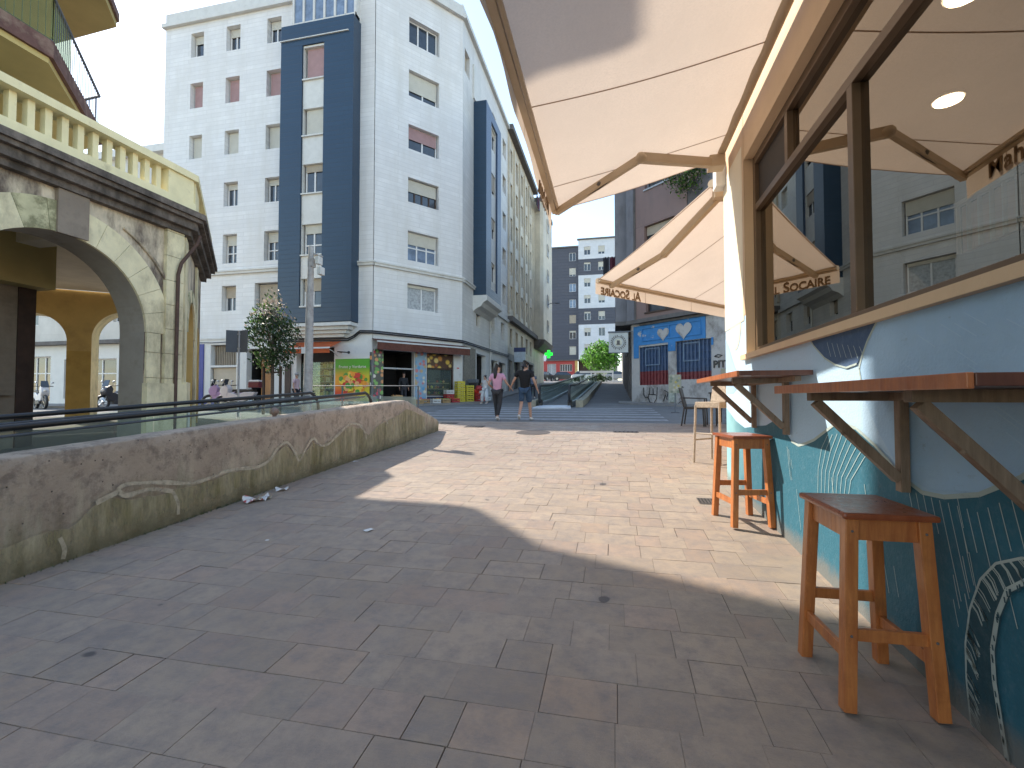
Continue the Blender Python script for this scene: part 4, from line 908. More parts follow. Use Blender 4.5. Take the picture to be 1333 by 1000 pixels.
def bar():
    t = thing('bar_building', 'cream bar with tinted corner window over a blue wave mural', 'bar', (1.4, 3, 0))
    b = lambda mb, n, **k: mb.build(n, None, t, world=True, **k)
    W0, W1, Z0, Z1 = -2.2, 5.5, 1.9, 4.06
    mb = MB().mat(m_creamw)
    for a, c, d, e in ((-4, W0, 2.35, 5.6), (W1, 6.45, 2.35, 5.6), (W0, W1, Z1, 5.6)): mb.quad(FW.p(a, 0, d), FW.p(c, 0, d), FW.p(c, 0, e), FW.p(a, 0, e))
    b(mb, 'wall')
    mb = MB().mat(m_creamw)
    for y in (W0, W1): mb.quad(FW.p(y, 0, Z0), FW.p(y, 0, Z1), FW.p(y, -.16, Z1), FW.p(y, -.16, Z0))
    mb.quad(FW.p(W0, 0, Z1), FW.p(W1, 0, Z1), FW.p(W1, -.16, Z1), FW.p(W0, -.16, Z1)); mb.quad(FW.p(5.5, .003, 2.36), FW.p(6.45, .003, 2.36), FW.p(6.45, .003, 5.6), FW.p(5.5, .003, 5.6)); mb.m[-1] = 0; b(mb, 'reveal')
    b(MB().mat(m_pill).quad(FW.p(5.56, .006, 2.3), FW.p(6.45, .006, 2.3), FW.p(6.45, .006, 4.25), FW.p(5.56, .006, 4.25)), 'pillar')
    b(FW2.wall(MB().mat(m_creamw), 0, 6, -.1, 5.6, [(1.0, 3.2, .5, 2.7)], .2), 'chamfer_wall')
    FW2.box(MB().mat(m_glass), 1.0, 3.2, -.2, -.15, .5, 2.7).build('chamfer_window', None, t, world=True)
    b(MB().mat(m_creamw).prism([(1.42, -4), (9, -4), (9, 11.5), (5.4, 10.9), (1.42, 6.45)], 5.5, 5.6), 'roof')
    # mural, painted on the wall below the window: coloured fields then strokes, a few mm proud of one another
    mb = MB().mat(m_sky1)
    for a, c, d, e in ((-4, 6.45, -.4, Z0), (-4, W0, Z0, 2.35), (W1, 6.45, Z0, 2.35)): mb.quad(FW.p(a, 0, d), FW.p(c, 0, d), FW.p(c, 0, e), FW.p(a, 0, e))
    def field(pts, d, m): mb.mat(m).poly([FW.p(y, d, z) for y, z in pts])
    def arc(cy, cz, r, a0, a1, n=24, ry=None): return [(cy + (ry or r) * math.cos(R(a0 + (a1 - a0) * i / n)), cz + r * math.sin(R(a0 + (a1 - a0) * i / n))) for i in range(n + 1)]
    # teal sea
    top = [(6.45, 1.32), (5.99, 1.18), (5.6, 1.12), (5.2, 1.16), (4.85, 1.19), (4.6, 1.25), (4.4, 1.20), (4.2, 1.10), (4.05, 1.08), (3.9, 1.11), (3.75, 1.15), (3.6, 1.21), (3.45, 1.27), (3.3, 1.29), (3.15, 1.27), (2.95, 1.19), (2.8, 1.11), (2.68, 1.05), (2.55, 1.01), (2.4, 1.02), (2.2, 1.07), (2.0, 1.17), (1.8, 1.32), (1.5, 1.5), (1.2, 1.55), (-4, 1.5)]
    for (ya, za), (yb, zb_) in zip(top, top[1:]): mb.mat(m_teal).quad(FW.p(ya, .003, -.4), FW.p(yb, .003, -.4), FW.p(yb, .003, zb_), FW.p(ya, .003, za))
    def line(pts, w, d, m=m_foam):
        mb.mat(m)
        for i, ((ya, za), (yb, zb_)) in enumerate(zip(pts, pts[1:])):
            L = math.hypot(yb - ya, zb_ - za) or 1; ny, nz = -(zb_ - za) / L * w / 2, (yb - ya) / L * w / 2
            mb.quad(FW.p(ya - ny, d, za - nz), FW.p(yb - ny, d, zb_ - nz), FW.p(yb + ny, d, zb_ + nz), FW.p(ya + ny, d, za + nz))
    line(top[7:24], .02, .006)
    field(arc(2.1, 1.75, .77, 62, 118, 20, .95)[::-1] if 0 else [(2.87, 1.89), (3.0, 1.77), (3.07, 1.68), (3.1, 1.62), (3.05, 1.44), (2.9, 1.25), (2.7, 1.07), (2.5, 1.03), (2.2, 1.08), (2.0, 1.18), (1.8, 1.34), (1.4, 1.6), (1.0, 1.89)], .0045, m_sky2)
    line([(2.87, 1.89), (3.0, 1.77), (3.07, 1.68), (3.1, 1.62), (3.05, 1.44)], .016, .007)
    field([(3.8, 1.89), (3.72, 1.82), (3.55, 1.72), (3.4, 1.665), (3.25, 1.635), (3.12, 1.65), (3.07, 1.70), (3.0, 1.78), (2.88, 1.89)], .006, m_navy)
    line([(3.8, 1.89), (3.72, 1.82), (3.55, 1.72), (3.4, 1.665), (3.25, 1.635), (3.12, 1.65)], .012, .009)
    field(arc(5.95, 2.35, .34, 180, 360, 20, .26), .004, m_pill); field([(6.45, 1.5), (6.45, 2.2), (6.3, 2.1), (6.1, 1.9), (5.9, 1.75), (5.8, 1.6), (6.1, 1.5)], .003, m_sky2)
    rr = random.Random(11)
    for k in range(26):           # rain-like strokes over the sea
        y = rr.uniform(2.1, 4.3); z = rr.uniform(.45, 1.05); l = rr.uniform(.08, .3); line([(y, z), (y - l * .12, z - l * .5), (y - l * .26, z - l)], rr.uniform(.003, .005), .0065)
    for k in range(9):           # combed crest strokes
        y0 = 3.55 - k * .07; line([(y0 - .02, 1.23 - abs(k - 3) * .01), (y0 + .08, 1.1), (y0 + .14 + k * .012, .95), (y0 + .16 + k * .014, .72 + k * .015)], .0045, .007)
    for k in range(14):
        y = 2.65 - k * .055; z = 1.0 + (.0 if k < 8 else (k - 8) * .03); l = rr.uniform(.1, .42); line([(y, z), (y - l * .18, z - l * .6), (y - l * .3, z - l)], .004, .0068)
    for k in range(7): y = 3.5 - k * .07; line([(y, 1.82 - k * .012), (y - .05, 1.72 - k * .008)], .004, .0105)
    for k in range(10): y = 6.4 - k * .07; line([(y, 1.75 - k * .02), (y - .06, 1.62 - k * .02)], .005, .0075)
    for k in range(30):
        y = rr.uniform(1.2, 2.7); z = rr.uniform(1.25, 1.82); line([(y, z), (y - .12, z - .07)], .004, .0075, m_sky1)
    # curling tentacle
    sw_o = [(1.7, .93), (2.0, .89), (2.12, .83), (2.2, .74), (2.26, .6), (2.29, .45), (2.29, .3), (2.27, .12), (2.25, -.1)]
    sw_i = [(1.7, .86), (1.98, .82), (2.07, .75), (2.12, .64), (2.15, .5), (2.145, .38), (2.12, .25), (2.09, .1), (2.06, -.1)]
    for (p, q), (r_, s_) in zip(zip(sw_o, sw_o[1:]), zip(sw_i, sw_i[1:])): mb.mat(m_deep).quad(FW.p(*[p[0], .0075, p[1]]), FW.p(q[0], .0075, q[1]), FW.p(s_[0], .0075, s_[1]), FW.p(r_[0], .0075, r_[1]))
    line(sw_o, .010, .010); line(sw_i, .022, .0095); line([(y - .02, z) for y, z in sw_i], .004, .012, m_deep)
    for i in range(60):
        k = rr.uniform(1, 6.9); j = int(k); f = k - j; y = sw_o[j][0] * (1 - f) + sw_o[j + 1][0] * f; z = sw_o[j][1] * (1 - f) + sw_o[j + 1][1] * f
        line([(y, z), (y - .03, z - .02), (y - .05 - rr.random() * .02, z - .06)], .004, .0105)
    for i in range(26):
        k = rr.uniform(1, 6.9); j = int(k); f = k - j; y = sw_i[j][0] * (1 - f) + sw_i[j + 1][0] * f; z = sw_i[j][1] * (1 - f) + sw_i[j + 1][1] * f
        line([(y, z), (y - .004, z - .02)], .007, .0118, m_deep)
    b(mb, 'mural_wall', recalc=False)
    b(FW.box(MB().mat(m_creamw), W0, W1 + .06, -.155, .05, 1.86, 1.915), 'window_sill')
    # bronze window frame and tinted panes
    f = MB().mat(m_fbr); q0, q1 = -.16, -.09
    for a, c, d, e in ((W1 - .08, W1, Z0, Z1), (W0, W1 - .08, Z0 + .015, Z0 + .09), (W0, W1 - .08, Z1 - .09, Z1), (W0, W1 - .08, 3.46, 3.53), (3.33, 3.40, Z0 + .09, 3.46), (4.46, 4.53, 3.53, Z1 - .09), (.9, .97, Z0 + .09, 3.46), (1.6, 1.67, 3.53, Z1 - .09)): FW.box(f, a, c, q0, q1, d, e)
    fr = f.build('window', None, t, world=True, bevel=.004)
    p = MB().mat(m_barglass)
    for a, c, d, e in ((3.40, W1 - .08, Z0 + .09, 3.46), (.97, 3.33, Z0 + .09, 3.46), (W0, .9, Z0 + .09, 3.46), (1.67, 4.46, 3.53, Z1 - .09), (W0, 1.6, 3.53, Z1 - .09)): p.quad(FW.p(a, -.14, d), FW.p(c, -.14, d), FW.p(c, -.14, e), FW.p(a, -.14, e))
    p.build('pane', None, fr, world=True, recalc=False)
    FW.box(MB().mat(M('dark_vent_panel', (.035, .028, .024), .6)), 4.53, W1 - .08, -.15, -.13, 3.53, Z1 - .09).build('vent_panel', None, fr, world=True)
    # room behind the glass
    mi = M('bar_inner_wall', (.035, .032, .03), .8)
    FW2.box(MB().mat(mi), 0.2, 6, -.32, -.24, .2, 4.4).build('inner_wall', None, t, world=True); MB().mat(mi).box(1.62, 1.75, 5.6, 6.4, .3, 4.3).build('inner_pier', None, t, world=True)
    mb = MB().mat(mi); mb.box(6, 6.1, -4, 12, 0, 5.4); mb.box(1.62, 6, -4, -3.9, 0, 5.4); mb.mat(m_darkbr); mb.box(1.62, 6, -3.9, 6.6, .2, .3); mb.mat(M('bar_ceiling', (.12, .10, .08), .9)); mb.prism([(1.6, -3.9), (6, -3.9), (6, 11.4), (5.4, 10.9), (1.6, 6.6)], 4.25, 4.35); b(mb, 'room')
    mb = MB().mat(m_darkbr); mb.box(4.2, 4.8, -2, 5.5, .3, 1.45); b(mb, 'counter')
bar()
m_lamp = emis('ceiling_lamp_glow', (1, .82, .55), 9)
for i, (x, y) in enumerate(((3.05, 5.05), (2.36, 3.72))):
    t = thing('ceiling_light', ('round warm ceiling light lower in the tinted window', 'round warm ceiling light at the top edge of the tinted window')[i], 'ceiling light', (x, y, 4.25), 0, 'ceiling lights in the bar')
    MB().mat(m_lamp).tube([(0, 0, -.03), (0, 0, -.045)], .105, 20).build('lamp_glass', None, t); MB().mat(m_frame).tube([(0, 0, -.005), (0, 0, -.03)], .12, 20).build('lamp_ring', None, t)
t = thing('balcony_railing_panel', 'white barred panel on pink board inside the bar window at right', 'panel', (2.4, 2.9, 0))
mb = MB().mat(M('pink_board', (.75, .55, .52), .7)); mb.box(2.42, 2.45, 3.2, 3.9, 2.48, 2.80); mb.build('board', None, t, world=True)
mb = MB().mat(m_frame)
for k in range(7): mb.box(2.36, 2.38, 3.25 + k * .1, 3.265 + k * .1, 2.46, 2.80)
mb.box(2.35, 2.385, 3.2, 3.9, 2.79, 2.82); mb.build('bars', None, t, world=True)

# ------------------------------------------------------------------ awnings of the bar
def big_awning(name, label, F, u0, u1, d_in, z_in, d_out, zf, seams, val, arms, words=None, wavy=.02, closed_seam=1):
    """F: wall face; canopy from d_in (tube) to d_out (front bar); zf(u) height of front bar"""
    t = thing(name, label, 'awning', F.p((u0 + u1) / 2, 0, z_in))
    nu, nd = 40, 14
    def cp(i, j):
        u = u0 + (u1 - u0) * i / nu; f = j / nd; z = z_in + (zf(u) - z_in) * f - .05 * math.sin(math.pi * f) * (.6 + .4 * math.sin(u * 2.1)) + .006 * math.sin(u * 17 + f * 5)
        return F.p(u, d_in + (d_out - d_in) * f, z)
    mb = MB().mat(m_awn); mb.add([cp(i, j) for j in range(nd + 1) for i in range(nu + 1)], [(j * (nu + 1) + i, j * (nu + 1) + i + 1, (j + 1) * (nu + 1) + i + 1, (j + 1) * (nu + 1) + i) for j in range(nd) for i in range(nu)], True)
    cn = mb.build('canopy', None, t, world=True, recalc=False)
    for u in seams + [u0 + .015, u1 - .015]:
        w = .009; mb = MB().mat(m_seam)
        for j in range(nd):
            P = []
            for jj in (j, j + 1):
                f = jj / nd; z = z_in + (zf(u) - z_in) * f - .05 * math.sin(math.pi * f) * (.6 + .4 * math.sin(u * 2.1)) - .005
                P.append((F.p(u - w, d_in + (d_out - d_in) * f, z), F.p(u + w, d_in + (d_out - d_in) * f, z)))
            mb.quad(P[0][0], P[0][1], P[1][1], P[1][0])
        mb.build('seam', None, cn, world=True, recalc=False)
    mb = MB().mat(m_awn); n = 60
    vs = []
    for i in range(n + 1):
        u = u0 + (u1 - u0) * i / n
        for k in range(4):
            f = k / 3; vs.append(F.p(u, d_out + .04 + wavy * f * math.sin(u * 5.3), zf(u) + .01 - (val + (.03 * abs(math.sin(u * 3.1)) if wavy > .011 else 0)) * f))
    mb.add(vs, [(4 * i + k, 4 * i + 4 + k, 4 * i + 5 + k, 4 * i + 1 + k) for i in range(n) for k in range(3)], True); vl = mb.build('valance', None, t, world=True, recalc=False)
    for u in seams: MB().mat(m_seam).quad(F.p(u - .006, d_out + .03, zf(u)), F.p(u + .006, d_out + .03, zf(u)), F.p(u + .006, d_out + .03, zf(u) - val), F.p(u - .006, d_out + .03, zf(u) - val)).build('valance_seam', None, vl, world=True, recalc=False)
    mb = MB().mat(m_tube).bar(F.p(u0, d_out, zf(u0) - .01), F.p(u1, d_out, zf(u1) - .01), .06, .075).bar(F.p(u0, d_out - .055, zf(u0) - .02), F.p(u1, d_out - .055, zf(u1) - .02), .03, .03); mb.build('front_bar', None, t, world=True)
    MB().mat(m_tube).tube([F.p(u0, d_in, z_in + .02), F.p(u1, d_in, z_in + .02)], .055, 14).build('roller_tube', None, t, world=True)
    for (us, ue, de, ze, uf) in arms:
        mb = MB().mat(m_tube)
        A = F.p(us, .16, z_in - .1); E_ = F.p(ue, de, ze); B_ = F.p(uf, d_out - .04, zf(uf) - .07)
        mb.bar(A, E_, .07, .105).bar(E_, B_, .055, .08); mb.sphere(E_, .065, 10).sphere(B_, .04, 8); mb.box(A[0] - .09, A[0] + .09, A[1] - .09, A[1] + .09, A[2] - .07, A[2] + .07)
        ar = mb.build('folding_arm', None, t, world=True)
        mb = MB().mat(m_ledge); m1 = Vector(E_).lerp(Vector(B_), .45); mb.sphere(m1, .045, 8, .8); mb.tube([E_, m1 + Vector((0, 0, -.05)), B_], .006, 5); mb.build('cable_clip', None, ar, world=True)
    for w, u, sz, flip in (words or []):
        o = text_mesh(w, sz, m_word, 'lettering', vl, .014 if wavy > .01 else .014, .003, w.startswith('Al')); put_text(o, F, u, d_out + .045, zf(u) - val * .62)
    return t
m_word = M('awning_lettering', (.26, .17, .10), .9)
m_hw = M('awning_bracket_white', (.72, .70, .66), .5)
t1 = big_awning('bar_awning', 'large cream awning stretched over the bar window, nearest the camera', FW, -3.2, 6.2, .11, 4.44, 2.17, lambda u: 3.96 + .09 * (6.2 - u) if u > 3 else 4.248, [5.62, 4.2, 2.8, 1.4, 0, -1.4], .27, [(6.1, 5.45, 1.09, 4.18, 6.1), (-2.9, -2.0, .95, 4.2, -2.9)], [('Mahou', 5.5, .27, 0), ('*****', 5.5, .13, 0)][:1], .012)
mb = MB().mat(m_word)
for k in range(5): mb.quad(FW.p(5.28 + k * .1, 2.235, 3.76), FW.p(5.32 + k * .1, 2.235, 3.76), FW.p(5.32 + k * .1, 2.235, 3.79), FW.p(5.28 + k * .1, 2.235, 3.79))
mb.build('printed_stars', None, t1, world=True)
t2 = big_awning('bar_awning', 'cream awning with mirrored bar name on its valance, beyond the corner', FW2, .05, 4.3, .2, 4.3, 2.3, lambda u: 3.45, [1.35, 2.8], .24, [(.2, .45, 1.25, 3.7, .35), (4.1, 3.2, 1.2, 3.75, 4.0)], [('Al Socaire', .70, .235, 0)], .008)
MB().mat(m_hw).box(1.28, 1.4, 6.3, 6.5, 4.15, 4.45).build('wall_bracket', None, t2, world=True)

# ------------------------------------------------------------------ wall shelves and stools
def wood_mat(name, col, dark, rough=.35, sc_=6):
    m, nt, b = new_mat(name); co = coords(nt)
    g_ = noise_n(nt, co, sc_, 6, .65, (6, 6, .8)); c = mixc(nt, ramp(nt, g_, .35, .7), col, dark)
    kn = nt.nodes.new('ShaderNodeTexVoronoi'); kn.inputs['Scale'].default_value = 5; nt.links.new(co, kn.inputs['Vector'])
    c = mixc(nt, ramp(nt, kn.outputs['Distance'], .03, .07, (1, 1, 1), (0, 0, 0)), c, sc3(dark, .4))
    nt.links.new(c, b.inputs['Base Color']); b.inputs['Roughness'].default_value = rough; b.inputs['Coat Weight'].default_value = .25; b.inputs['Coat Roughness'].default_value = .25
    sc_n = noise_n(nt, co, 22, 8, .8, (1, 1, .25)); c2 = mixc(nt, math_n(nt, 'MULTIPLY', ramp(nt, sc_n, .56, .72), .45), c, sc3(col, 1.7)); c2 = mixc(nt, math_n(nt, 'MULTIPLY', ramp(nt, noise_n(nt, co, 5, 5, .7), .52, .75), .5), c2, sc3(dark, .6))
    nt.links.new(c2, b.inputs['Base Color']); nt.links.new(ramp(nt, sc_n, .35, .7, (rough * .8,) * 3, (min(1, rough * 1.8),) * 3), b.inputs['Roughness'])
    bump(nt, b, g_, .25, .004); return m
m_wood = wood_mat('varnished_pine_orange', (.54, .19, .05), (.37, .105, .026), .35)
m_woods = wood_mat('seat_wood_red', (.33, .085, .028), (.22, .05, .016), .3, 3)
m_shelf = wood_mat('shelf_wood_dark', (.16, .055, .030), (.09, .028, .016), .35, 3)
m_brk = wood_mat('bracket_wood_grey', (.27, .185, .125), (.17, .11, .07), .7)
m_edge = wood_mat('shelf_edge_orange', (.45, .15, .05), (.30, .085, .03), .4)
def shelf(label, y0, y1, zt, brs, drop):
    t = thing('wall_shelf', label, 'shelf', (1.4, (y0 + y1) / 2, zt), 0, 'wooden shelves under the bar window')
    mb = MB().mat(m_shelf).box(.9, 1.385, y0, y1, zt - .035, zt); bo = mb.build('board', None, t, world=True, bevel=.003)
    MB().mat(m_edge).box(.88, .898, y0, y1, zt - .042, zt + .001).build('front_edge', None, bo, world=True, bevel=.003)
    for y in brs:
        mb = MB().mat(m_brk); mb.box(1.345, 1.385, y - .025, y + .025, zt - drop, zt - .037); mb.box(.96, 1.343, y - .025, y + .025, zt - .08, zt - .037)
        mb.bar((1.345, y, zt - drop + .06), (.99, y, zt - .085), .045, .045); mb.sphere((1.1, y - .025, zt - .24), .01, 8); mb.build('bracket', None, t, world=True, bevel=.003)
    mb = MB().mat(m_brk); mb.box(1.3, 1.343, y0 + .1, y1 - .1, zt - .075, zt - .038); mb.build('support_batten', None, t, world=True)
shelf('nearest dark wooden wall shelf, above the large stool', 1.42, 2.9, 1.515, (2.64, 1.82), .52)
shelf('farther wooden wall shelf with orange front edge, above the sunlit stool', 3.72, 5.45, 1.65, (5.12, 4.22), .5)
def stool(label, x, y, rz, h=.82):
    t = thing('bar_stool', label, 'stool', (x, y, gz(y)), rz, 'wooden bar stools')
    tx, ty, bx, by = .135, .175, .17, .205; w = .05
    s_ = MB().mat(m_woods); n = 1
    s_.box(-.18, .18, -.225, .225, h - .028, h); s_.build('seat', None, t, bevel=.012)
    z1 = h - .03
    L = lambda sx, sy, z: (sx * (bx + (tx - bx) * z / z1), sy * (by + (ty - by) * z / z1), z)
    for sx in (-1, 1):
        for sy in (-1, 1): lg = MB().mat(m_wood).bar(L(sx, sy, 0.0), L(sx, sy, z1), w, w * 1.05, (0, 1, 0)).build('leg', None, t, bevel=.004); pA = L(sx, sy, z1 - .05); pB = L(sx, sy, .31); MB().mat(m_ledge).sphere((pA[0], pA[1] + sy * .0255, pA[2]), .006, 8).build('screw', None, lg); MB().mat(m_ledge).sphere((pB[0], pB[1] + sy * .0265, pB[2]), .006, 8).build('screw', None, lg)
    for sy in (-1, 1):
        MB().mat(m_wood).box(-tx + .02, tx - .02, sy * ty - .011, sy * ty + .011, z1 - .09, z1 - .001).build('apron', None, t, bevel=.002)
        zz = .31 if sy < 0 else .33; a = L(-1, sy, zz); c = L(1, sy, zz); MB().mat(m_wood).bar((a[0] + .02, a[1], zz), (c[0] - .02, c[1], zz), .022, .05).build('stretcher', None, t, bevel=.003)
    for sx in (-1, 1):
        MB().mat(m_wood).box(sx * tx - .011, sx * tx + .011, -ty + .02, ty - .02, z1 - .09, z1 - .001).build('apron', None, t, bevel=.002)
        zz = .22; a = L(sx, -1, zz); c = L(sx, 1, zz); MB().mat(m_wood).bar((a[0], a[1] + .02, zz), (c[0], c[1] - .02, zz), .022, .05).build('stretcher', None, t, bevel=.003)
    return t
stool('large wooden stool with red-brown seat in the shade nearest the camera', 1.105, 2.46, R(2))
stool('smaller looking orange stool standing in sunlight under the far shelf', 1.165, 4.80, R(12))
def wicker():
    t = thing('wicker_bar_chair', 'pale woven bar chair behind the sunlit stool', 'chair', (1.5, 7.65, gz(7.65)), R(-45))
    m = M('wicker_beige', (.42, .35, .28), .7, .25, 40, .8, 90); h = .93; s_ = .21
    MB().mat(m).box(-s_, s_, -s_, s_, h - .09, h).build('seat', None, t, bevel=.012)
    for sx in (-1, 1):
        for sy in (-1, 1): MB().mat(m).tube([(sx * (s_ + .015), sy * (s_ + .015), 0), (sx * (s_ - .01), sy * (s_ - .01), h - .05)], .018, 8).build('leg', None, t)
    MB().mat(m).tube([(-s_, -s_, .35), (-s_, s_, .35)], .014, 6).tube([(s_, -s_, .35), (s_, s_, .35)], .014, 6).tube([(-s_, -s_, .45), (s_, -s_, .45)], .014, 6).build('stretcher', None, t)
    mb = MB().mat(m); mb.hexa([(-s_, s_ - .03, h), (s_, s_ - .03, h), (s_, s_ + .01, h), (-s_, s_ + .01, h), (-s_, s_ + .06, h + .34), (s_, s_ + .06, h + .34), (s_, s_ + .1, h + .34), (-s_, s_ + .1, h + .34)]); mb.build('backrest', None, t, bevel=.01)
wicker()
m_rat = M('dark_rattan', (.05, .045, .042), .6, .3, 30, .5, 80)
def tchair(label, x, y, rz):
    t = thing('terrace_chair', label, 'chair', (x, y, gz(y) if y < 12.9 else gz(y) - .03), rz, 'dark terrace chairs')
    MB().mat(m_rat).box(-.25, .25, -.24, .24, .42, .47).build('seat', None, t, bevel=.01)
    mb = MB().mat(m_rat); mb.hexa([(-.26, .22, .47), (.26, .22, .47), (.26, .26, .47), (-.26, .26, .47), (-.25, .34, .95), (.25, .34, .95), (.25, .37, .95), (-.25, .37, .95)]); mb.build('backrest', None, t, bevel=.01)
    for sx in (-1, 1):
        MB().mat(m_rat).tube([(sx * .27, -.26, .0), (sx * .26, -.24, .68), (sx * .27, .26, .70)], .018, 6).build('armrest', None, t)
        MB().mat(m_rat).tube([(sx * .27, .3, .0), (sx * .25, .23, .47)], .018, 6).build('leg', None, t); MB().mat(m_rat).tube([(sx * .25, -.22, .0), (sx * .24, -.2, .43)], .018, 6).build('leg', None, t)
tchair('dark rattan terrace chair left of the table, seen from behind', 1.98, 12.5, R(75))
tchair('dark rattan terrace chair on the street side of the table', 3.0, 13.4, R(-20))
t = thing('terrace_table', 'dark square terrace table between the rattan chairs', 'table', (2.75, 12.55, gz(12.55)))
MB().mat(m_rat).box(-.38, .38, -.38, .38, .80, .84).build('table_top', None, t, bevel=.006)
for sx in (-1, 1):
    for sy in (-1, 1): MB().mat(m_rat).tube([(sx * .33, sy * .33, 0), (sx * .33, sy * .33, .8)], .02, 6).build('leg', None, t)
def sign_post(label, x, y, w, z0, z1, col):
    t = thing('menu_stand', label, 'sign', (x, y, gz(y) - .03), 0)
    MB().mat(m_iron).tube([(0, 0, 0), (0, 0, z0)], .02, 6).build('post', None, t); mb = MB().mat(m_iron).tube([(0, 0, 0), (0, 0, .03)], .16, 12); mb.build('base', None, t)
    MB().mat(speck_mat('menu_print', (.35, .37, .30), [col, (.5, .5, .42), (.2, .25, .2)], 9)).box(-w / 2, w / 2, -.02, .02, z0, z1).build('board', None, t, bevel=.004)
sign_post('small yellowish board on a thin post before the blue shutters', 2.1, 17.5, .42, .7, 1.35, (.5, .42, .1))
sign_post('pale green menu board standing behind the terrace chairs', 3.4, 15.2, .5, .85, 1.5, (.2, .35, .22))

# ------------------------------------------------------------------ concrete ramp wall
def concrete():
    m, nt, b = new_mat('stained_concrete'); co = coords(nt)
    s = nt.nodes.new('ShaderNodeSeparateXYZ'); nt.links.new(co, s.inputs[0])
    h = math_n(nt, 'SUBTRACT', s.outputs[2], math_n(nt, 'MULTIPLY', s.outputs[1], .06))
    c = mixc(nt, ramp(nt, noise_n(nt, co, 2.2, 8, .7), .3, .72), (.40, .315, .245), (.60, .49, .385))
    c = mixc(nt, math_n(nt, 'MULTIPLY', ramp(nt, noise_n(nt, co, 7, 7, .75), .48, .62), .75), c, (.23, .185, .15))
    dr = noise_n(nt, co, 2.6, 6, .65, (1, 2.2, .35))
    pale = math_n(nt, 'MULTIPLY', ramp(nt, dr, .46, .62), sstep(nt, math_n(nt, 'ADD', h, math_n(nt, 'MULTIPLY', dr, -.5)), .0, .45, 1, 0))
    c = mixc(nt, math_n(nt, 'MULTIPLY', pale, .85), c, (.60, .53, .40))
    moss = sstep(nt, math_n(nt, 'ADD', h, math_n(nt, 'MULTIPLY', noise_n(nt, co, 2.4, 8, .75, (1, 1.6, .5)), -1.5)), -.85, -.2, 1, 0)
    c = mixc(nt, math_n(nt, 'MULTIPLY', moss, .72), c, (.17, .155, .075))
    low = sstep(nt, math_n(nt, 'ADD', h, math_n(nt, 'MULTIPLY', noise_n(nt, co, 4, 8, .75), -.7)), -.40, -.16, 1, 0)
    c = mixc(nt, math_n(nt, 'MULTIPLY', low, .7), c, (.085, .08, .04))
    pit = nt.nodes.new('ShaderNodeTexVoronoi'); pit.inputs['Scale'].default_value = 13; nt.links.new(co, pit.inputs['Vector'])
    c = mixc(nt, ramp(nt, pit.outputs['Distance'], .05, .10, (1, 1, 1), (0, 0, 0)), c, (.05, .04, .035))
    nt.links.new(c, b.inputs['Base Color']); b.inputs['Roughness'].default_value = .9
    hh = math_n(nt, 'ADD', math_n(nt, 'MULTIPLY', noise_n(nt, co, 26, 8, .75), 1), math_n(nt, 'MULTIPLY', ramp(nt, pit.outputs['Distance'], .03, .12), .5)); bump(nt, b, hh, .9, .02)
    prof = [(-4, .61), (2.45, 1.02), (4.95, 1.18), (8.88, 1.40), (9.1, 1.37), (10.72, .93), (10.80, .86)]
    def top(y):
        for (a, za), (c_, zc) in zip(prof, prof[1:]):
            if a <= y <= c_: return za + (zc - za) * (y - a) / (c_ - a)
        return prof[-1][1]
    ys = [-4 + i * .1 for i in range(149)] ; ys = [y for y in ys if y < 10.78] + [10.80]
    mb = MB().mat(m); nz = 9
    N = lambda x, y, z: noise.noise(Vector((x * 3, y * 3, z * 3))) * .012 + noise.noise(Vector((x, y * 11, z * 11))) * .004
    X0, X1 = -4.2, -4.52
    vs = []; 
    for y in ys:
        b0 = gz(y) - .05; tt = top(y)
        col = []
        for k in range(nz + 1): z = b0 + (tt - .012 - b0) * k / nz; col.append((X0 + N(0, y, z), y, z))
        e = noise.noise(Vector((y * 6, 3, 0))) * .008
        col += [(X0 - .015, y, tt + e), (X0 - .16, y, tt + .006), (X1 + .015, y, tt + e)]
        for k in range(3): z = tt - .015 - (tt - b0) * k / 2; col.append((X1, y, z))
        vs += col
    m_ = nz + 1 + 6
    fs = [(i * m_ + k, (i + 1) * m_ + k, (i + 1) * m_ + k + 1, i * m_ + k + 1) for i in range(len(ys) - 1) for k in range(m_ - 1)]
    fs.append(tuple((len(ys) - 1) * m_ + k for k in range(m_))); mb.add(vs, fs, True)
    # worn pale scrawl running along the wall
    gm, nt, b = new_mat('worn_pale_paint'); co = coords(nt); t = nt.nodes.new('ShaderNodeBsdfTransparent'); b.inputs['Base Color'].default_value = (.62, .55, .42, 1); b.inputs['Roughness'].default_value = .9
    mx = nt.nodes.new('ShaderNodeMixShader'); nt.links.new(ramp(nt, noise_n(nt, co, 9, 7, .75), .40, .66, (.85, .85, .85), (.25, .25, .25)), mx.inputs[0]); nt.links.new(t.outputs[0], mx.inputs[1]); nt.links.new(b.outputs[0], mx.inputs[2]); nt.links.new(mx.outputs[0], nt.nodes['Material Output'].inputs[0])
    mb.mat(gm)
    def pxw(px, py):
        d = fw + rt * ((px - 666.5) / FPX) + up * ((500 - py) / FPX); k = -4.175 / d.x; return (-4.175, d.y * k, 1.45 + d.z * k)
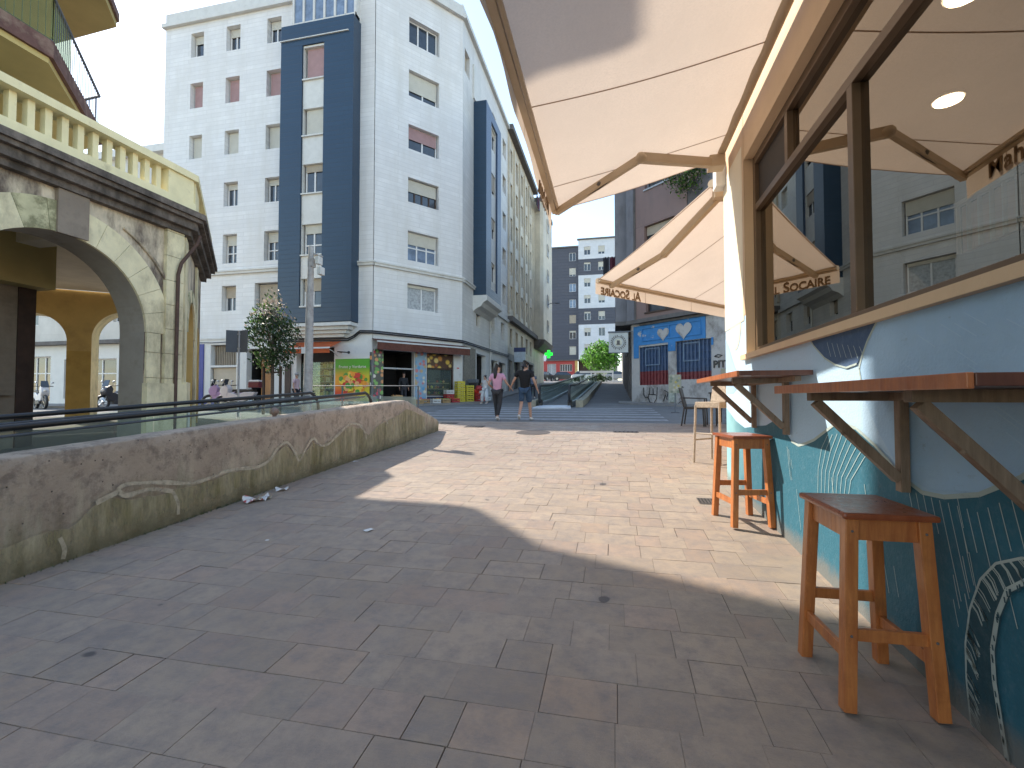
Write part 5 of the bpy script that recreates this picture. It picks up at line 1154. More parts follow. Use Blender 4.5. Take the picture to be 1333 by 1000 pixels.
    def scr(pts, w):
        P = [Vector(pxw(*p)) for p in pts]; Q = []
        for i in range(len(P) - 1):
            p0 = P[max(i - 1, 0)]; p1 = P[i]; p2 = P[i + 1]; p3 = P[min(i + 2, len(P) - 1)]
            for j in range(6): f = j / 6; Q.append(.5 * ((2 * p1) + (p2 - p0) * f + (2 * p0 - 5 * p1 + 4 * p2 - p3) * f * f + (3 * p1 - p0 - 3 * p2 + p3) * f ** 3))
        Q.append(P[-1]); L = []
        for i, q in enumerate(Q):
            d = Q[min(i + 1, len(Q) - 1)] - Q[max(i - 1, 0)]; n = Vector((0, -d.z, d.y)).normalized() * w / 2 * (.8 + .4 * noise.noise(q * 5)); L += [q - n, q + n]
        mb.add(L, [(2 * i, 2 * i + 1, 2 * i + 3, 2 * i + 2) for i in range(len(Q) - 1)])
    g2, nt, b = new_mat('yellowed_concrete_film'); co = coords(nt); t = nt.nodes.new('ShaderNodeBsdfTransparent'); b.inputs['Roughness'].default_value = .95
    nt.links.new(mixc(nt, ramp(nt, noise_n(nt, co, 3, 6, .7, (1, 2.5, .5)), .35, .65), (.25, .22, .10), (.56, .49, .33)), b.inputs['Base Color'])
    s3 = nt.nodes.new('ShaderNodeSeparateXYZ'); nt.links.new(co, s3.inputs[0]); hh3 = math_n(nt, 'SUBTRACT', s3.outputs[2], math_n(nt, 'MULTIPLY', s3.outputs[1], .06))
    op = math_n(nt, 'MULTIPLY', sstep(nt, noise_n(nt, co, 6, 7, .75, (1, 2, .6)), .3, .65, .35, .85), sstep(nt, hh3, .02, .22, .25, 1))
    mx = nt.nodes.new('ShaderNodeMixShader'); nt.links.new(op, mx.inputs[0]); nt.links.new(t.outputs[0], mx.inputs[1]); nt.links.new(b.outputs[0], mx.inputs[2]); nt.links.new(mx.outputs[0], nt.nodes['Material Output'].inputs[0])
    mb.mat(g2); crv = [(-120, 752), (-60, 735), (0, 712), (40, 700), (60, 692), (90, 685), (140, 645), (165, 648), (200, 645), (255, 630), (300, 614), (335, 610), (352, 600), (362, 586), (374, 578), (384, 592), (398, 588), (408, 574), (418, 582), (440, 568), (455, 556), (470, 556), (480, 566), (495, 552), (510, 545), (530, 532), (560, 545)]
    F3 = []
    for p_, q_ in zip(crv, crv[1:]):
        for j in range(4):
            a = Vector(pxw(*p_)).lerp(Vector(pxw(*q_)), j / 4); a.z = a.z - .01 + .03 * noise.noise(a * 6); F3 += [(-4.178, a.y, gz(a.y) - .03), (-4.178, a.y, max(a.z, gz(a.y)))]
    mb.add(F3, [(2 * i, 2 * i + 2, 2 * i + 3, 2 * i + 1) for i in range(len(F3) // 2 - 1)]); mb.mat(gm)
    scr([(225, 640), (195, 637), (165, 645), (155, 637), (168, 630), (210, 628), (255, 628), (300, 612), (335, 608), (352, 598), (362, 583), (374, 576), (384, 588), (390, 600), (398, 585), (408, 571), (418, 580), (428, 578), (440, 566), (455, 553), (468, 553), (475, 563), (477, 572)], .045)
    scr([(225, 640), (232, 655), (232, 670)], .04); scr([(78, 700), (84, 715), (82, 728)], .04); scr([(155, 640), (125, 655)], .05); scr([(497, 552), (500, 543), (505, 552)], .035)
    tag(mb.build('concrete_wall', None, None, recalc=False), 'long stained concrete parapet wall with moss and worn pale scrawl', 'wall')
concrete()
tag(MB().mat(M('brown_knob', (.22, .15, .12), .5, .15, 20)).sphere((0, 0, 0), .055, 16).tube([(0, 0, -.08), (0, 0, -.04)], .025, 8).build('ball_finial'), 'small brown ball finial standing on the concrete wall top', 'finial').location = (-4.36, 5.35, 1.27)

# ------------------------------------------------------------------ moving walkway beside the wall
def walkway():
    t = thing('moving_walkway', 'sloping moving walkway with glass sides behind the concrete wall', 'moving walkway', (-5.5, 4, gz(4)))
    b = lambda mb, n, **k: mb.build(n, None, t, world=True, **k)
    gzz = lambda y: .06 * y
    for X, ye in ((-4.9, 8.75), (-6.25, 8.9)):
        top = 1.03
        pts = [(X, y, gzz(y) + top) for y in (-4, 0, 4, 8, ye - .25)] + [(X, ye + .35 * math.sin(R(a)) - .25, gzz(ye) + top - .35 + .35 * math.cos(R(a))) for a in range(10, 131, 15)]
        b(MB().mat(m_black).tube(pts, .030, 10), 'handrail')
        mb = MB().mat(m_iron); mb.tube([(X, y, gzz(y) + top - .07) for y in (-4, 0, 4, ye - .2)], .014, 6); b(mb, 'rail_profile')
        mb = MB().mat(m_galv); 
        mb.hexa([(X - .09, -4, gzz(-4)), (X + .09, -4, gzz(-4)), (X + .09, ye, gzz(ye)), (X - .09, ye, gzz(ye)), (X - .07, -4, gzz(-4) + .22), (X + .07, -4, gzz(-4) + .22), (X + .07, ye, gzz(ye) + .22), (X - .07, ye, gzz(ye) + .22)]); b(mb, 'skirt')
        y = -4.0
        while y < ye - .3:
            y1 = min(y + 1.55, ye - .05); mb = MB().mat(m_balglass)
            mb.quad((X, y + .01, gzz(y) + .2), (X, y1 - .01, gzz(y1) + .2), (X, y1 - .01, gzz(y1) + top - .04), (X, y + .01, gzz(y) + top - .04)); mb.build('glass_panel', None, t, world=True, recalc=False); y = y1
    mb = MB().mat(M('walkway_belt', (.03, .032, .035), .6)); mb.quad((-6.15, -4, gzz(-4) + .03), (-5.0, -4, gzz(-4) + .03), (-5.0, 8.4, gzz(8.4) + .03), (-6.15, 8.4, gzz(8.4) + .03)); b(mb, 'belt')
    mb = MB().mat(m_steel); mb.hexa([g3(-6.15, 8.4, .0), g3(-5, 8.4, 0), g3(-5, 9.6, 0), g3(-6.15, 9.6, 0), g3(-6.15, 8.4, .035), g3(-5, 8.4, .035), g3(-5, 9.6, .01), g3(-6.15, 9.6, .01)]); b(mb, 'landing_plate')
walkway()
def glass_fence():
    t = thing('glass_barrier', 'low glass barrier with thin steel rail at the walkway end', 'barrier', (-6.5, 11.6, gz(11.6)))
    m_gp = glass_see('pale_teal_glass', (.70, .90, .84), (.8, .95, .9), .05, dirt=.35)
    ax, ay, bx, by = -4.95, 11.3, -8.6, 11.9
    for k in range(4):
        x = ax + (bx - ax) * k / 3; y = ay + (by - ay) * k / 3; MB().mat(m_iron).tube([g3(x, y, 0), g3(x, y, 1.08)], .022, 8).build('post', None, t, world=True)
        if k < 3:
            x2 = ax + (bx - ax) * (k + 1) / 3; y2 = ay + (by - ay) * (k + 1) / 3
            MB().mat(m_gp).quad(g3(x - .05, y, .1), g3(x2 + .05, y2, .1), g3(x2 + .05, y2, .8), g3(x - .05, y, .8)).build('glass_panel', None, t, world=True, recalc=False)
    MB().mat(m_iron).tube([g3(ax, ay, 1.08), g3(bx, by, 1.08)], .012, 8).build('rail', None, t, world=True)
    t = thing('electrical_cabinet', 'small dark grey cabinet seen through the glass behind the handrail end', 'cabinet', (-6.6, 11.3, gz(11.3)))
    MB().mat(m_iron).box(-.35, -.01, -.15, .15, 0, .62).box(.01, .35, -.15, .15, 0, .62).build('cabinet_body', None, t, bevel=.01); MB().mat(m_steel).box(-.012, .012, -.17, .14, 0, .63).build('post', None, t)
glass_fence()
# uphill walkway in the middle of the far street
def walkway2():
    t = thing('moving_walkway', 'moving walkway climbing the uphill street between dark glass sides', 'moving walkway', (-2.4, 21, gz(21)))
    b = lambda mb, n, **k: mb.build(n, None, t, world=True, **k)
    dk = glass_see('dark_green_glass', (.35, .48, .44), (.6, .7, .7), .12, dirt=.22); Y = [20.6, 24, 40, 53]
    for X in (-3.2, -1.9):
        pts = [(X, 20.3 + .1 - .35 * math.sin(R(a)) * .8, gz(20.6) + .52 - .38 * math.cos(R(a))) for a in range(0, 181, 20)]
        pts = [(X, 20.5 - .33 * math.sin(R(a)), gz(20.6) + .55 - .38 * math.cos(R(a))) for a in range(20, 181, 20)] + [(X, y, gz(y) + .93) for y in Y[1:]]
        b(MB().mat(m_black).tube(pts, .06, 8), 'handrail')
        for y0, y1 in zip(Y, Y[1:]): MB().mat(dk).quad((X, y0, gz(y0) + .15), (X, y1, gz(y1) + .15), (X, y1, gz(y1) + .9), (X, y0, gz(y0) + .9)).build('glass_panel', None, t, world=True, recalc=False)
        mb = MB().mat(m_galv)
        for y0, y1 in zip(Y, Y[1:]): mb.hexa([(X - .1, y0, gz(y0)), (X + .1, y0, gz(y0)), (X + .1, y1, gz(y1)), (X - .1, y1, gz(y1)), (X - .08, y0, gz(y0) + .2), (X + .08, y0, gz(y0) + .2), (X + .08, y1, gz(y1) + .2), (X - .08, y1, gz(y1) + .2)])
        b(mb, 'skirt')
        mb = MB().mat(m_black).box(X - .09, X + .09, 20.35, 20.65, gz(20.5), gz(20.5) + .3); b(mb, 'newel')
    mb = MB().mat(m_asph)
    for y0, y1 in zip(Y, Y[1:]): mb.quad((-3.1, y0, gz(y0) + .06), (-2.0, y0, gz(y0) + .06), (-2.0, y1, gz(y1) + .06), (-3.1, y1, gz(y1) + .06))
    b(mb, 'belt')
    b(MB().mat(M('landing_plate_pale', (.62, .66, .72), .4)).hexa([g3(-3.35, 19.3, -.02), g3(-1.75, 19.3, -.02), g3(-1.9, 20.6, -.02), g3(-3.2, 20.6, -.02), g3(-3.35, 19.3, .03), g3(-1.75, 19.3, .03), g3(-1.9, 20.6, .06), g3(-3.2, 20.6, .06)]), 'landing_plate')
    mb = MB().mat(M('walkway_kerb_stone', (.36, .33, .25), .8, .15, 5))
    for xa, xb in ((-3.6, -3.4), (-1.65, -1.35)):
        for y0, y1 in zip([20.5] + Y[1:], Y[1:]): mb.hexa([(xa, y0, gz(y0) - .05), (xb, y0, gz(y0) - .05), (xb, y1, gz(y1) - .05), (xa, y1, gz(y1) - .05), (xa, y0, gz(y0) + .28), (xb, y0, gz(y0) + .28), (xb, y1, gz(y1) + .28), (xa, y1, gz(y1) + .28)])
    b(mb, 'side_kerb')
walkway2()
# ------------------------------------------------------------------ street furniture
def lamppost():
    x, y = -7.04, 9.72; t = thing('lamppost', 'grey steel lamppost with small fixtures in front of orange awning', 'lamppost', (x, y, gz(y)))
    m = M('lamppost_grey', (.36, .35, .34), .6, .2, 9, .2, 20, dirt=(.20, .18, .17), dscale=6)
    MB().mat(m).tube([(0, 0, 0), (0, 0, .4), (0, 0, .45), (.02, 0, 2.2), (.05, 0, 4.45)], .1, 14, rads=[.13, .13, .105, .095, .06]).build('pole', None, t)
    MB().mat(m).tube([(.05, 0, 4.3), (.32, .05, 4.2)], .02, 6).box(.0, .14, -.06, .06, 3.95, 4.15).build('bracket', None, t)
    for dx, z in ((.24, 4.1), (.3, 3.85)): MB().mat(M('fixture_pale', (.6, .6, .57), .4)).box(dx - .05, dx + .05, -.06, .1, z - .09, z + .09).build('lamp_head', None, t, bevel=.01)
    MB().mat(m_frame).box(-.1, .0, -.112, -.1, 1.9, 2.05).build('sticker', None, t)
lamppost()
def signpost():
    x, y = -12.55, 13.63; t = thing('traffic_sign', 'pair of square signs seen from behind on a thin grey pole', 'sign', (x, y, gz(y)))
    MB().mat(m_galv).tube([(0, 0, 0), (0, 0, 2.95)], .035, 8).build('pole', None, t)
    for s_, a in ((-1, R(38)), (1, R(-12))):
        mb = MB().mat(m_iron); c, q = math.cos(a), math.sin(a)
        mb.hexa([(s_ * .04 + (s_ * .36 * c if k in (1, 2) else 0) , (s_ * .36 * q if k in (1, 2) else 0) + (.02 if k in (2, 3) else 0), z) for z in (2.2, 2.95) for k in range(4)]); mb.build('sign_plate', None, t)
        MB().mat(m_galv).box(-.06, .06, -.02, .03, 2.3 if s_ > 0 else 2.8, 2.35 if s_ > 0 else 2.85).build('clamp', None, t)
signpost()

def leaves(mb, mats, c, rx, ry, rz_, n, size, seed, clumps=26, hang=0, top=None):
    rr = random.Random(seed); cs = []
    for i in range(clumps):
        while True:
            p = Vector((rr.uniform(-1, 1), rr.uniform(-1, 1), rr.uniform(-1, 1)))
            if .3 < p.length < .95: break
        cs.append(Vector((p.x * rx, p.y * ry, p.z * rz_)))
    for i in range(n):
        q = rr.choice(cs); r_ = .34 * min(rx, rz_)
        p = q + Vector((rr.gauss(0, r_), rr.gauss(0, r_), rr.gauss(0, r_ * .9)))
        e = (p.x / rx) ** 2 + (p.y / ry) ** 2 + (p.z / rz_) ** 2
        if e > 1.35: continue
        w = 1 - .35 * max(0, p.z / rz_)
        p = Vector((p.x * w, p.y * w, p.z - hang * rr.random()))
        n_ = (Vector((rr.gauss(0, 1), rr.gauss(0, 1), rr.gauss(.4, 1))) + p.normalized()).normalized(); x = n_.cross(Vector((rr.random(), rr.random(), rr.random()))).normalized(); y = n_.cross(x)
        s_ = size * rr.uniform(.6, 1.4); o = Vector(c) + p
        k = top(p, rr) if top else rr.randrange(len(mats)); mb.mat(mats[k])
        mb.add([o - x * s_, o - y * s_ * .45, o + x * s_, o + y * s_ * .45], [(0, 1, 2, 3)])
def leafm(name, col): 
    m, nt, b = new_mat(name); b.inputs['Base Color'].default_value = rgb(col); b.inputs['Roughness'].default_value = .5
    t = nt.nodes.new('ShaderNodeBsdfTranslucent'); t.inputs[0].default_value = rgb(sc3(col, 1.6)); mx = nt.nodes.new('ShaderNodeMixShader'); mx.inputs[0].default_value = .35
    nt.links.new(b.outputs[0], mx.inputs[1]); nt.links.new(t.outputs[0], mx.inputs[2]); nt.links.new(mx.outputs[0], nt.nodes['Material Output'].inputs[0]); MATS[name] = m; return m
l1, l2, l3, l4, l5, l6 = leafm('leaf_dark', (.03, .06, .018)), leafm('leaf_mid', (.05, .10, .025)), leafm('leaf_bright', (.11, .22, .03)), leafm('leaf_pinkish', (.30, .24, .20)), leafm('leaf_vivid', (.12, .30, .03)), leafm('leaf_deep', (.02, .035, .015))
m_bark = M('bark', (.12, .09, .07), .9, .3, 20, .6, 30)
def street_tree():
    x, y = -12.15, 14.75; t = thing('street_tree', 'small bushy street tree with pinkish tips, staked, beside parked scooter', 'tree', (x, y, gz(y)))
    mb = MB(); 
    def top(p, rr): 
        if p.z > .55 and rr.random() < .5: return 3
        if p.z > .2 and p.x < 0 and rr.random() < .35: return 2
        return rr.choice((0, 0, 1, 4, 3 if rr.random() < .35 else 0))
    leaves(mb, [l1, l2, l3, l4, l6], (0, 0, 3.0), .86, .86, 1.42, 5200, .062, 2, 34, 0, top); mb.build('crown', None, t, recalc=False)
    mb = MB().mat(m_bark).tube([(0, 0, 0), (.02, 0, 1), (0, .02, 2.0), (.03, 0, 3.4)], .06, 8, rads=[.07, .06, .05, .02])
    for i in range(7): a = i * .9; mb.tube([(0, 0, 1.9 + i * .12), (.35 * math.cos(a), .35 * math.sin(a), 2.6 + i * .15)], .02, 5)
    mb.build('trunk', None, t)
    for dx in (-.35, .35): MB().mat(m_darkbr).box(dx - .035, dx + .035, -.035, .035, 0, 1.75).build('stake', None, t)
    MB().mat(m_darkbr).box(-.4, .4, -.02, .02, 1.5, 1.56).build('cross_brace', None, t)
street_tree()
def far_tree():
    x, y = -1.9, 62; t = thing('street_tree', 'bright green leafy tree at the top of the uphill street', 'tree', (x, y, gz(y)))
    mb = MB(); leaves(mb, [l5, l3, l2, l5, leafm('leaf_lime', (.16, .36, .04))], (.2, 0, 3.2), 2.5, 2.2, 2.0, 4200, .2, 5, 30); mb.build('crown', None, t, recalc=False)
    MB().mat(m_bark).tube([(0, 0, 0), (0, 0, 1.6), (.1, 0, 3.5)], .14, 8, rads=[.17, .13, .05]).build('trunk', None, t)
far_tree()
t = thing('hanging_plant', 'leafy trailing plant above the far awning by the grey upper wall', 'plant', FB2.p(3.5, .4, 12.2))
mb = MB(); leaves(mb, [l2, l3, l1, l4], (0, 0, -.3), 1.0, .8, 1.1, 2600, .075, 9, 22, .5); mb.build('foliage', None, t, recalc=False)
MB().mat(m_bark).box(-.7, .7, -.35, .0, -.35, -.1).build('planter', None, t)

# ------------------------------------------------------------------ two-wheelers
def scooter(label, x, y, rz, body_c, box=True, dark=False):
    t = thing('parked_scooter', label, 'scooter', (x, y, gz(y) - .03), rz, 'scooters parked in the side street')
    bm_ = M('scooter_paint_%d' % int(body_c[0] * 100 + body_c[2] * 10), body_c, .3, .05)
    for cx, r in ((-.68, .29), (.66, .29)):
        mb = MB().mat(m_black).tube([(cx + r * math.cos(a * math.pi / 10), 0, .33 + r * math.sin(a * math.pi / 10)) for a in range(21)], .06, 8, False); w = mb.build('wheel', None, t)
        mb = MB().mat(m_steel).tube([(cx, -.05, .33), (cx, .05, .33)], .07, 10)
        for k in range(5): a = k * 1.257; mb.bar((cx, 0, .33), (cx + .25 * math.cos(a), 0, .33 + .25 * math.sin(a)), .03, .03)
        mb.build('rim', None, w)
    MB().mat(bm_).extr([(-.5, .42), (-.15, .34), (.25, .36), (.75, .62), (.86, .80), (.35, .80), (.05, .68), (-.25, .78), (-.5, .80), (-.58, .6)], (0, -.13, 0), (1, 0, 0), (0, 0, 1), (0, .26, 0)).build('body', None, t, bevel=.04)
    MB().mat(M('engine_dark', (.07, .07, .075), .5, .2)).extr([(-.3, .25), (.35, .22), (.4, .4), (-.25, .44)], (0, -.14, 0), (1, 0, 0), (0, 0, 1), (0, .28, 0)).build('engine', None, t, bevel=.02)
    MB().mat(m_black).extr([(-.1, .74), (.3, .80), (.8, .84), (.78, .92), (.3, .90), (.0, .84)], (0, -.12, 0), (1, 0, 0), (0, 0, 1), (0, .24, 0)).build('seat', None, t, bevel=.03)
    MB().mat(bm_).extr([(-.62, .62), (-.38, .60), (-.3, .95), (-.42, 1.12), (-.62, 1.0), (-.70, .8)], (0, -.15, 0), (1, 0, 0), (0, 0, 1), (0, .3, 0)).build('front_fairing', None, t, bevel=.04)
    MB().mat(m_steel).bar((-.68, .07, .33), (-.45, .07, .95), .03).bar((-.68, -.07, .33), (-.45, -.07, .95), .03).build('fork', None, t)
    MB().mat(m_black).tube([(-.30, -.36, 1.1), (-.42, -.15, 1.08), (-.42, .15, 1.08), (-.30, .36, 1.1)], .02, 6).build('handlebar', None, t)
    for s_ in (-1, 1): MB().mat(m_steel).tube([(-.42, s_ * .2, 1.08), (-.46, s_ * .28, 1.25)], .008, 5).sphere((-.46, s_ * .3, 1.27), .06, 8, .7).build('mirror', None, t)
    MB().mat(m_glass).hexa([(-.6, -.16, 1.05), (-.58, -.16, 1.05), (-.58, .16, 1.05), (-.6, .16, 1.05), (-.48, -.12, 1.35), (-.46, -.12, 1.35), (-.46, .12, 1.35), (-.48, .12, 1.35)]).build('windscreen', None, t)
    MB().mat(M('headlight_glass', (.6, .6, .6), .1)).sphere((-.67, 0, .88), .08, 10, 1).build('headlight', None, t)
    MB().mat(m_steel).tube([(.1, -.17, .3), (.8, -.19, .42)], .05, 8).build('exhaust', None, t)
    if box:
        MB().mat(M('top_box_white', (.7, .68, .68), .3)).box(.62, 1.08, -.21, .21, 1.22, 1.30).build('top_box_lid', None, t, bevel=.03)
        MB().mat(M('top_box_maroon', (.14, .02, .035), .3)).box(.60, 1.10, -.22, .22, .98, 1.215).build('top_box', None, t, bevel=.03)
scooter('white scooter with maroon top box beside the street tree', -15.6, 16.9, R(8), (.62, .58, .60))
scooter('purple and white scooter front, partly behind the boxed scooter', -16.9, 17.7, R(25), (.45, .30, .50), False)
scooter('white scooter with black hood seen through the left rear arch', -27.3, 17.4, R(160), (.60, .62, .68), False)
scooter('black scooter seen through the right rear arch of the arcade', -22.5, 17.3, R(95), (.05, .05, .06), True)

# ------------------------------------------------------------------ people
def skin_mesh(chains, sub=1):
    """chains: list of (points, radii) sharing joints by position; returns evaluated mesh data"""
    vs = []; es = []; rs = []; idx = {}
    for pts, rad in chains:
        prev = None
        for p, r in zip(pts, rad):
            k = tuple(round(c, 4) for c in p)
            if k not in idx: idx[k] = len(vs); vs.append(p); rs.append(r)
            i = idx[k]
            if prev is not None and prev != i: es.append((prev, i))
            prev = i
    me = bpy.data.meshes.new('tmp'); me.from_pydata(vs, es, []); o = bpy.data.objects.new('tmp', me); COL.objects.link(o)
    md = o.modifiers.new('s', 'SKIN'); md.use_smooth_shade = True
    for v, r in zip(me.skin_vertices[0].data, rs): v.radius = (r if isinstance(r, tuple) else (r, r)); v.use_root = False
    me.skin_vertices[0].data[0].use_root = True
    sb = o.modifiers.new('u', 'SUBSURF'); sb.levels = sub; sb.render_levels = sub
    dg = bpy.context.evaluated_depsgraph_get(); out = bpy.data.meshes.new_from_object(o.evaluated_get(dg)); bpy.data.objects.remove(o); return out
def link_mesh(name, meshes, mat, parent):
    bm = bmesh.new()
    for m in meshes: bm.from_mesh(m)
    me = bpy.data.meshes.new(name); bm.to_mesh(me); bm.free(); me.materials.clear(); me.materials.append(mat)
    for p in me.polygons: p.use_smooth = True; p.material_index = 0
    o = bpy.data.objects.new(name, me); COL.objects.link(o); o.parent = parent; return o
m_skin = M('skin', (.52, .30, .21), .55, .06, 8); m_hair = M('hair_black', (.015, .012, .012), .5, .3, 30)
def hand(w, f, side):
    """five short finger chains from the wrist along direction f"""
    f = Vector(f).normalized(); s_ = f.cross(Vector((0, 1, 0))).normalized(); s_ = Vector((0, 1, 0)) * .9 + s_ * .1; out = []
    w = Vector(w); palm = w + f * .08
    for k, l in enumerate((.062, .072, .068, .052)):
        b = palm + s_ * (.024 - .016 * k); m = b + f * l * .5; e = m + (f + Vector((-side * .5, 0, 0))).normalized() * l * .5
        out.append(skin_mesh([([tuple(palm - f * .03 + s_ * (.02 - .013 * k)), tuple(b), tuple(m), tuple(e)], [.011, .010, .009, .007])]))
    th = w + f * .03 + s_ * .03; out.append(skin_mesh([([tuple(w + f * .02 + s_ * .015), tuple(th + f * .02 + s_ * .012), tuple(th + f * .05 + s_ * .018)], [.013, .011, .008])]))
    return out
def person(label, x, y, H, J, shirt, trousers, legs='long', sleeves='short', hair=m_hair, hairlong=False, rz=0, shoes=None, fem=False, extra=None, sole=None, skinm=None, shirt_down=0, flare=1):
    """J: joints for a 1.75 m body; local +y is where the figure faces"""
    t = thing('person', label, 'person', (x, y, gz(y) - .03 if y > 13 else gz(y)), rz); k = H / 1.75; sk = skinm or m_skin
    S = lambda p: (p[0] * k, p[1] * k, p[2] * k)
    P = {n: S(p) for n, p in J.items()}
    hd = P['head']; nk = P['neck']; ch = P['chest']; wa = P['waist']; pe = P['pelvis']
    sh = .19 * k if not fem else .165 * k
    lt = [P['ls'], P['le'], P['lw']]; rtt = [P['rs'], P['re'], P['rw']]
    hv = Vector(P['face']).normalized()
    headc = Vector(hd); chin = headc - Vector((0, 0, .09 * k)) + hv * .03 * k
    r = lambda a: a * k
    body = [([pe, wa, ch, nk, tuple(chin), hd, tuple(headc + Vector((0, 0, .07 * k)))], [(r(.115), r(.09)), (r(.10), r(.075)), (r(.125), r(.08)), r(.052), r(.055), (r(.075), r(.09)), r(.062)]),
            ([ch, lt[0], lt[1], lt[2], tuple(Vector(lt[2]) + (Vector(lt[2]) - Vector(lt[1])).normalized() * .07 * k)], [0, r(.05), r(.038), r(.026), (r(.038), r(.018))]),
            ([ch, rtt[0], rtt[1], rtt[2], tuple(Vector(rtt[2]) + (Vector(rtt[2]) - Vector(rtt[1])).normalized() * .07 * k)], [0, r(.05), r(.038), r(.026), (r(.038), r(.018))]),
            ([pe, P['lh'], P['lk'], P['la'], P['lt']], [0, r(.082), r(.055), r(.038), r(.032)]), ([pe, P['rh'], P['rk'], P['ra'], P['rt']], [0, r(.085), r(.055), r(.038), r(.032)])]
    body = [(c, [(q if q != 0 else (r(.085))) for q in rd]) for c, rd in body]
    nose = skin_mesh([([tuple(headc + hv * .08 * k), tuple(headc + hv * .108 * k - Vector((0, 0, .012 * k)))], [r(.016), r(.010)])])
    side = Vector((hv.y, -hv.x, 0)).normalized()
    ears = [skin_mesh([([tuple(headc + side * q * .075 * k), tuple(headc + side * q * .086 * k + Vector((0, 0, .03 * k)))], [r(.012), r(.012)])]) for q in (-1, 1)]
    parts = [skin_mesh(body, 2), nose] + ears + hand(lt[2], Vector(lt[2]) - Vector(lt[1]), -1) + hand(rtt[2], Vector(rtt[2]) - Vector(rtt[1]), 1)
    bo = link_mesh('body', parts, sk, t)
    eyes = MB().mat(m_black)
    for q in (-1, 1): eyes.sphere(headc + hv * .083 * k + side * q * .032 * k + Vector((0, 0, .012 * k)), .011 * k, 6)
    eyes.tube([headc + hv * .085 * k + side * -.022 * k - Vector((0, 0, .045 * k)), headc + hv * .09 * k - Vector((0, 0, .047 * k)), headc + hv * .085 * k + side * .022 * k - Vector((0, 0, .045 * k))], .005 * k, 5); eyes.build('face_features', None, bo)
    # shirt
    lo = tuple(Vector(pe) + Vector((0, 0, (-.02 - shirt_down) * k)))
    ax = lambda a: (Vector(a[0]).lerp(Vector(a[1]), .62 if sleeves == 'short' else (.05 if sleeves == 'none' else 1)))
    sh_ch = [([lo, pe, wa, ch, tuple(Vector(ch).lerp(Vector(nk), .62))], [(r(.150), r(.125)), (r(.148), r(.122)), (r(.140), r(.118)), (r(.175), r(.135)), r(.085)])]
    for a in (lt, rtt):
        pts = [ch, a[0], tuple(ax(a))]; rd = [r(.13), r(.078), r(.064)]
        if sleeves == 'long': pts = [ch, a[0], a[1], tuple(Vector(a[1]).lerp(Vector(a[2]), .9))]; rd = [r(.13), r(.066), r(.052), r(.04)]
        sh_ch.append((pts, rd))
    sh_ch = [(sh_ch[0][0], sh_ch[0][1])] + sh_ch[1:]
    link_mesh('shirt', [skin_mesh(sh_ch, 2)], shirt, t)
    tr = []
    for q in ('l', 'r'):
        hp, kn, an = P[q + 'h'], P[q + 'k'], P[q + 'a']
        if legs == 'short': tr.append(([pe, hp, tuple(Vector(hp).lerp(Vector(kn), .92))], [(r(.145), r(.118)), r(.108), r(.085)]))
        else: tr.append(([pe, hp, kn, tuple(Vector(kn).lerp(Vector(an), .92))], [(r(.142), r(.118)), r(.102), r(.07) * flare, r(.055) * flare]))
    link_mesh('trousers' if legs == 'long' else 'shorts', [skin_mesh(tr, 2)], trousers, t)
    shoes = shoes or M('shoe_white', (.65, .62, .58), .6)
    for q in ('l', 'r'):
        a, b = Vector(P[q + 'a']), Vector(P[q + 't']); d = (b - a)
        o = link_mesh('shoe', [skin_mesh([([tuple(a - d * .35 - Vector((0, 0, .03 * k))), tuple(a.lerp(b, .5) - Vector((0, 0, .012 * k))), tuple(b)], [r(.045), r(.048), r(.038)])], 2)], shoes, t)
    # hair cap
    hc = [([tuple(headc + Vector((0, 0, .03 * k)) - hv * .03 * k), tuple(headc + Vector((0, 0, .075 * k)) - hv * .005 * k), tuple(headc + Vector((0, 0, .085 * k)) + hv * .045 * k)], [(r(.083), r(.088)), (r(.072), r(.08)), r(.035)])]
    if hairlong: hc.append(([tuple(headc + Vector((0, 0, .03 * k)) - hv * .03 * k), tuple(headc - hv * .085 * k - Vector((0, 0, .07 * k))), tuple(headc + Vector((-.05, -.10, -.20)) * k), tuple(headc + Vector((-.07, -.12, -.34)) * k)], [r(.083), r(.075), r(.065), r(.03)]))
    else: hc.append(([tuple(headc + Vector((0, 0, .03 * k)) - hv * .03 * k), tuple(headc - hv * .05 * k - Vector((0, 0, .05 * k)))], [r(.083), r(.06)]))
    link_mesh('hair', [skin_mesh(hc, 2)], hair, t)
    if extra: extra(t, P, k)
    return t
base = dict(pelvis=(0, 0, .95), waist=(0, .0, 1.10), chest=(0, 0, 1.33), neck=(0, 0, 1.49), head=(0, .02, 1.63), face=(0, 1, 0),
            ls=(-.19, 0, 1.42), le=(-.24, -.03, 1.14), lw=(-.25, .05, .90), rs=(.19, 0, 1.42), re=(.24, -.03, 1.14), rw=(.25, .05, .90),
            lh=(-.09, 0, .90), lk=(-.10, .02, .50), la=(-.11, 0, .09), lt=(-.13, .15, .04), rh=(.09, 0, .90), rk=(.10, .02, .50), ra=(.11, 0, .09), rt=(.13, .15, .04))
def J(**k): d = dict(base); d.update(k); return d
jm = J(face=(.75, .45, -.25), head=(.02, .04, 1.62), le=(-.33, .0, 1.18), lw=(-.44, .10, .99), re=(.29, -.05, 1.15), rw=(.36, .08, .92),
       lk=(-.10, -.02, .50), la=(-.12, -.26, .17), lt=(-.13, -.14, .05), rk=(.12, .14, .50), ra=(.14, .2, .09), rt=(.17, .35, .04))
person('man in black t-shirt and denim shorts walking away holding a hand', -2.58, 13.55, 1.76, jm, M('black_tshirt', (.012, .012, .014), .9, .2), M('denim_blue', (.045, .085, .15), .9, .2, 20), 'short', sole=1)
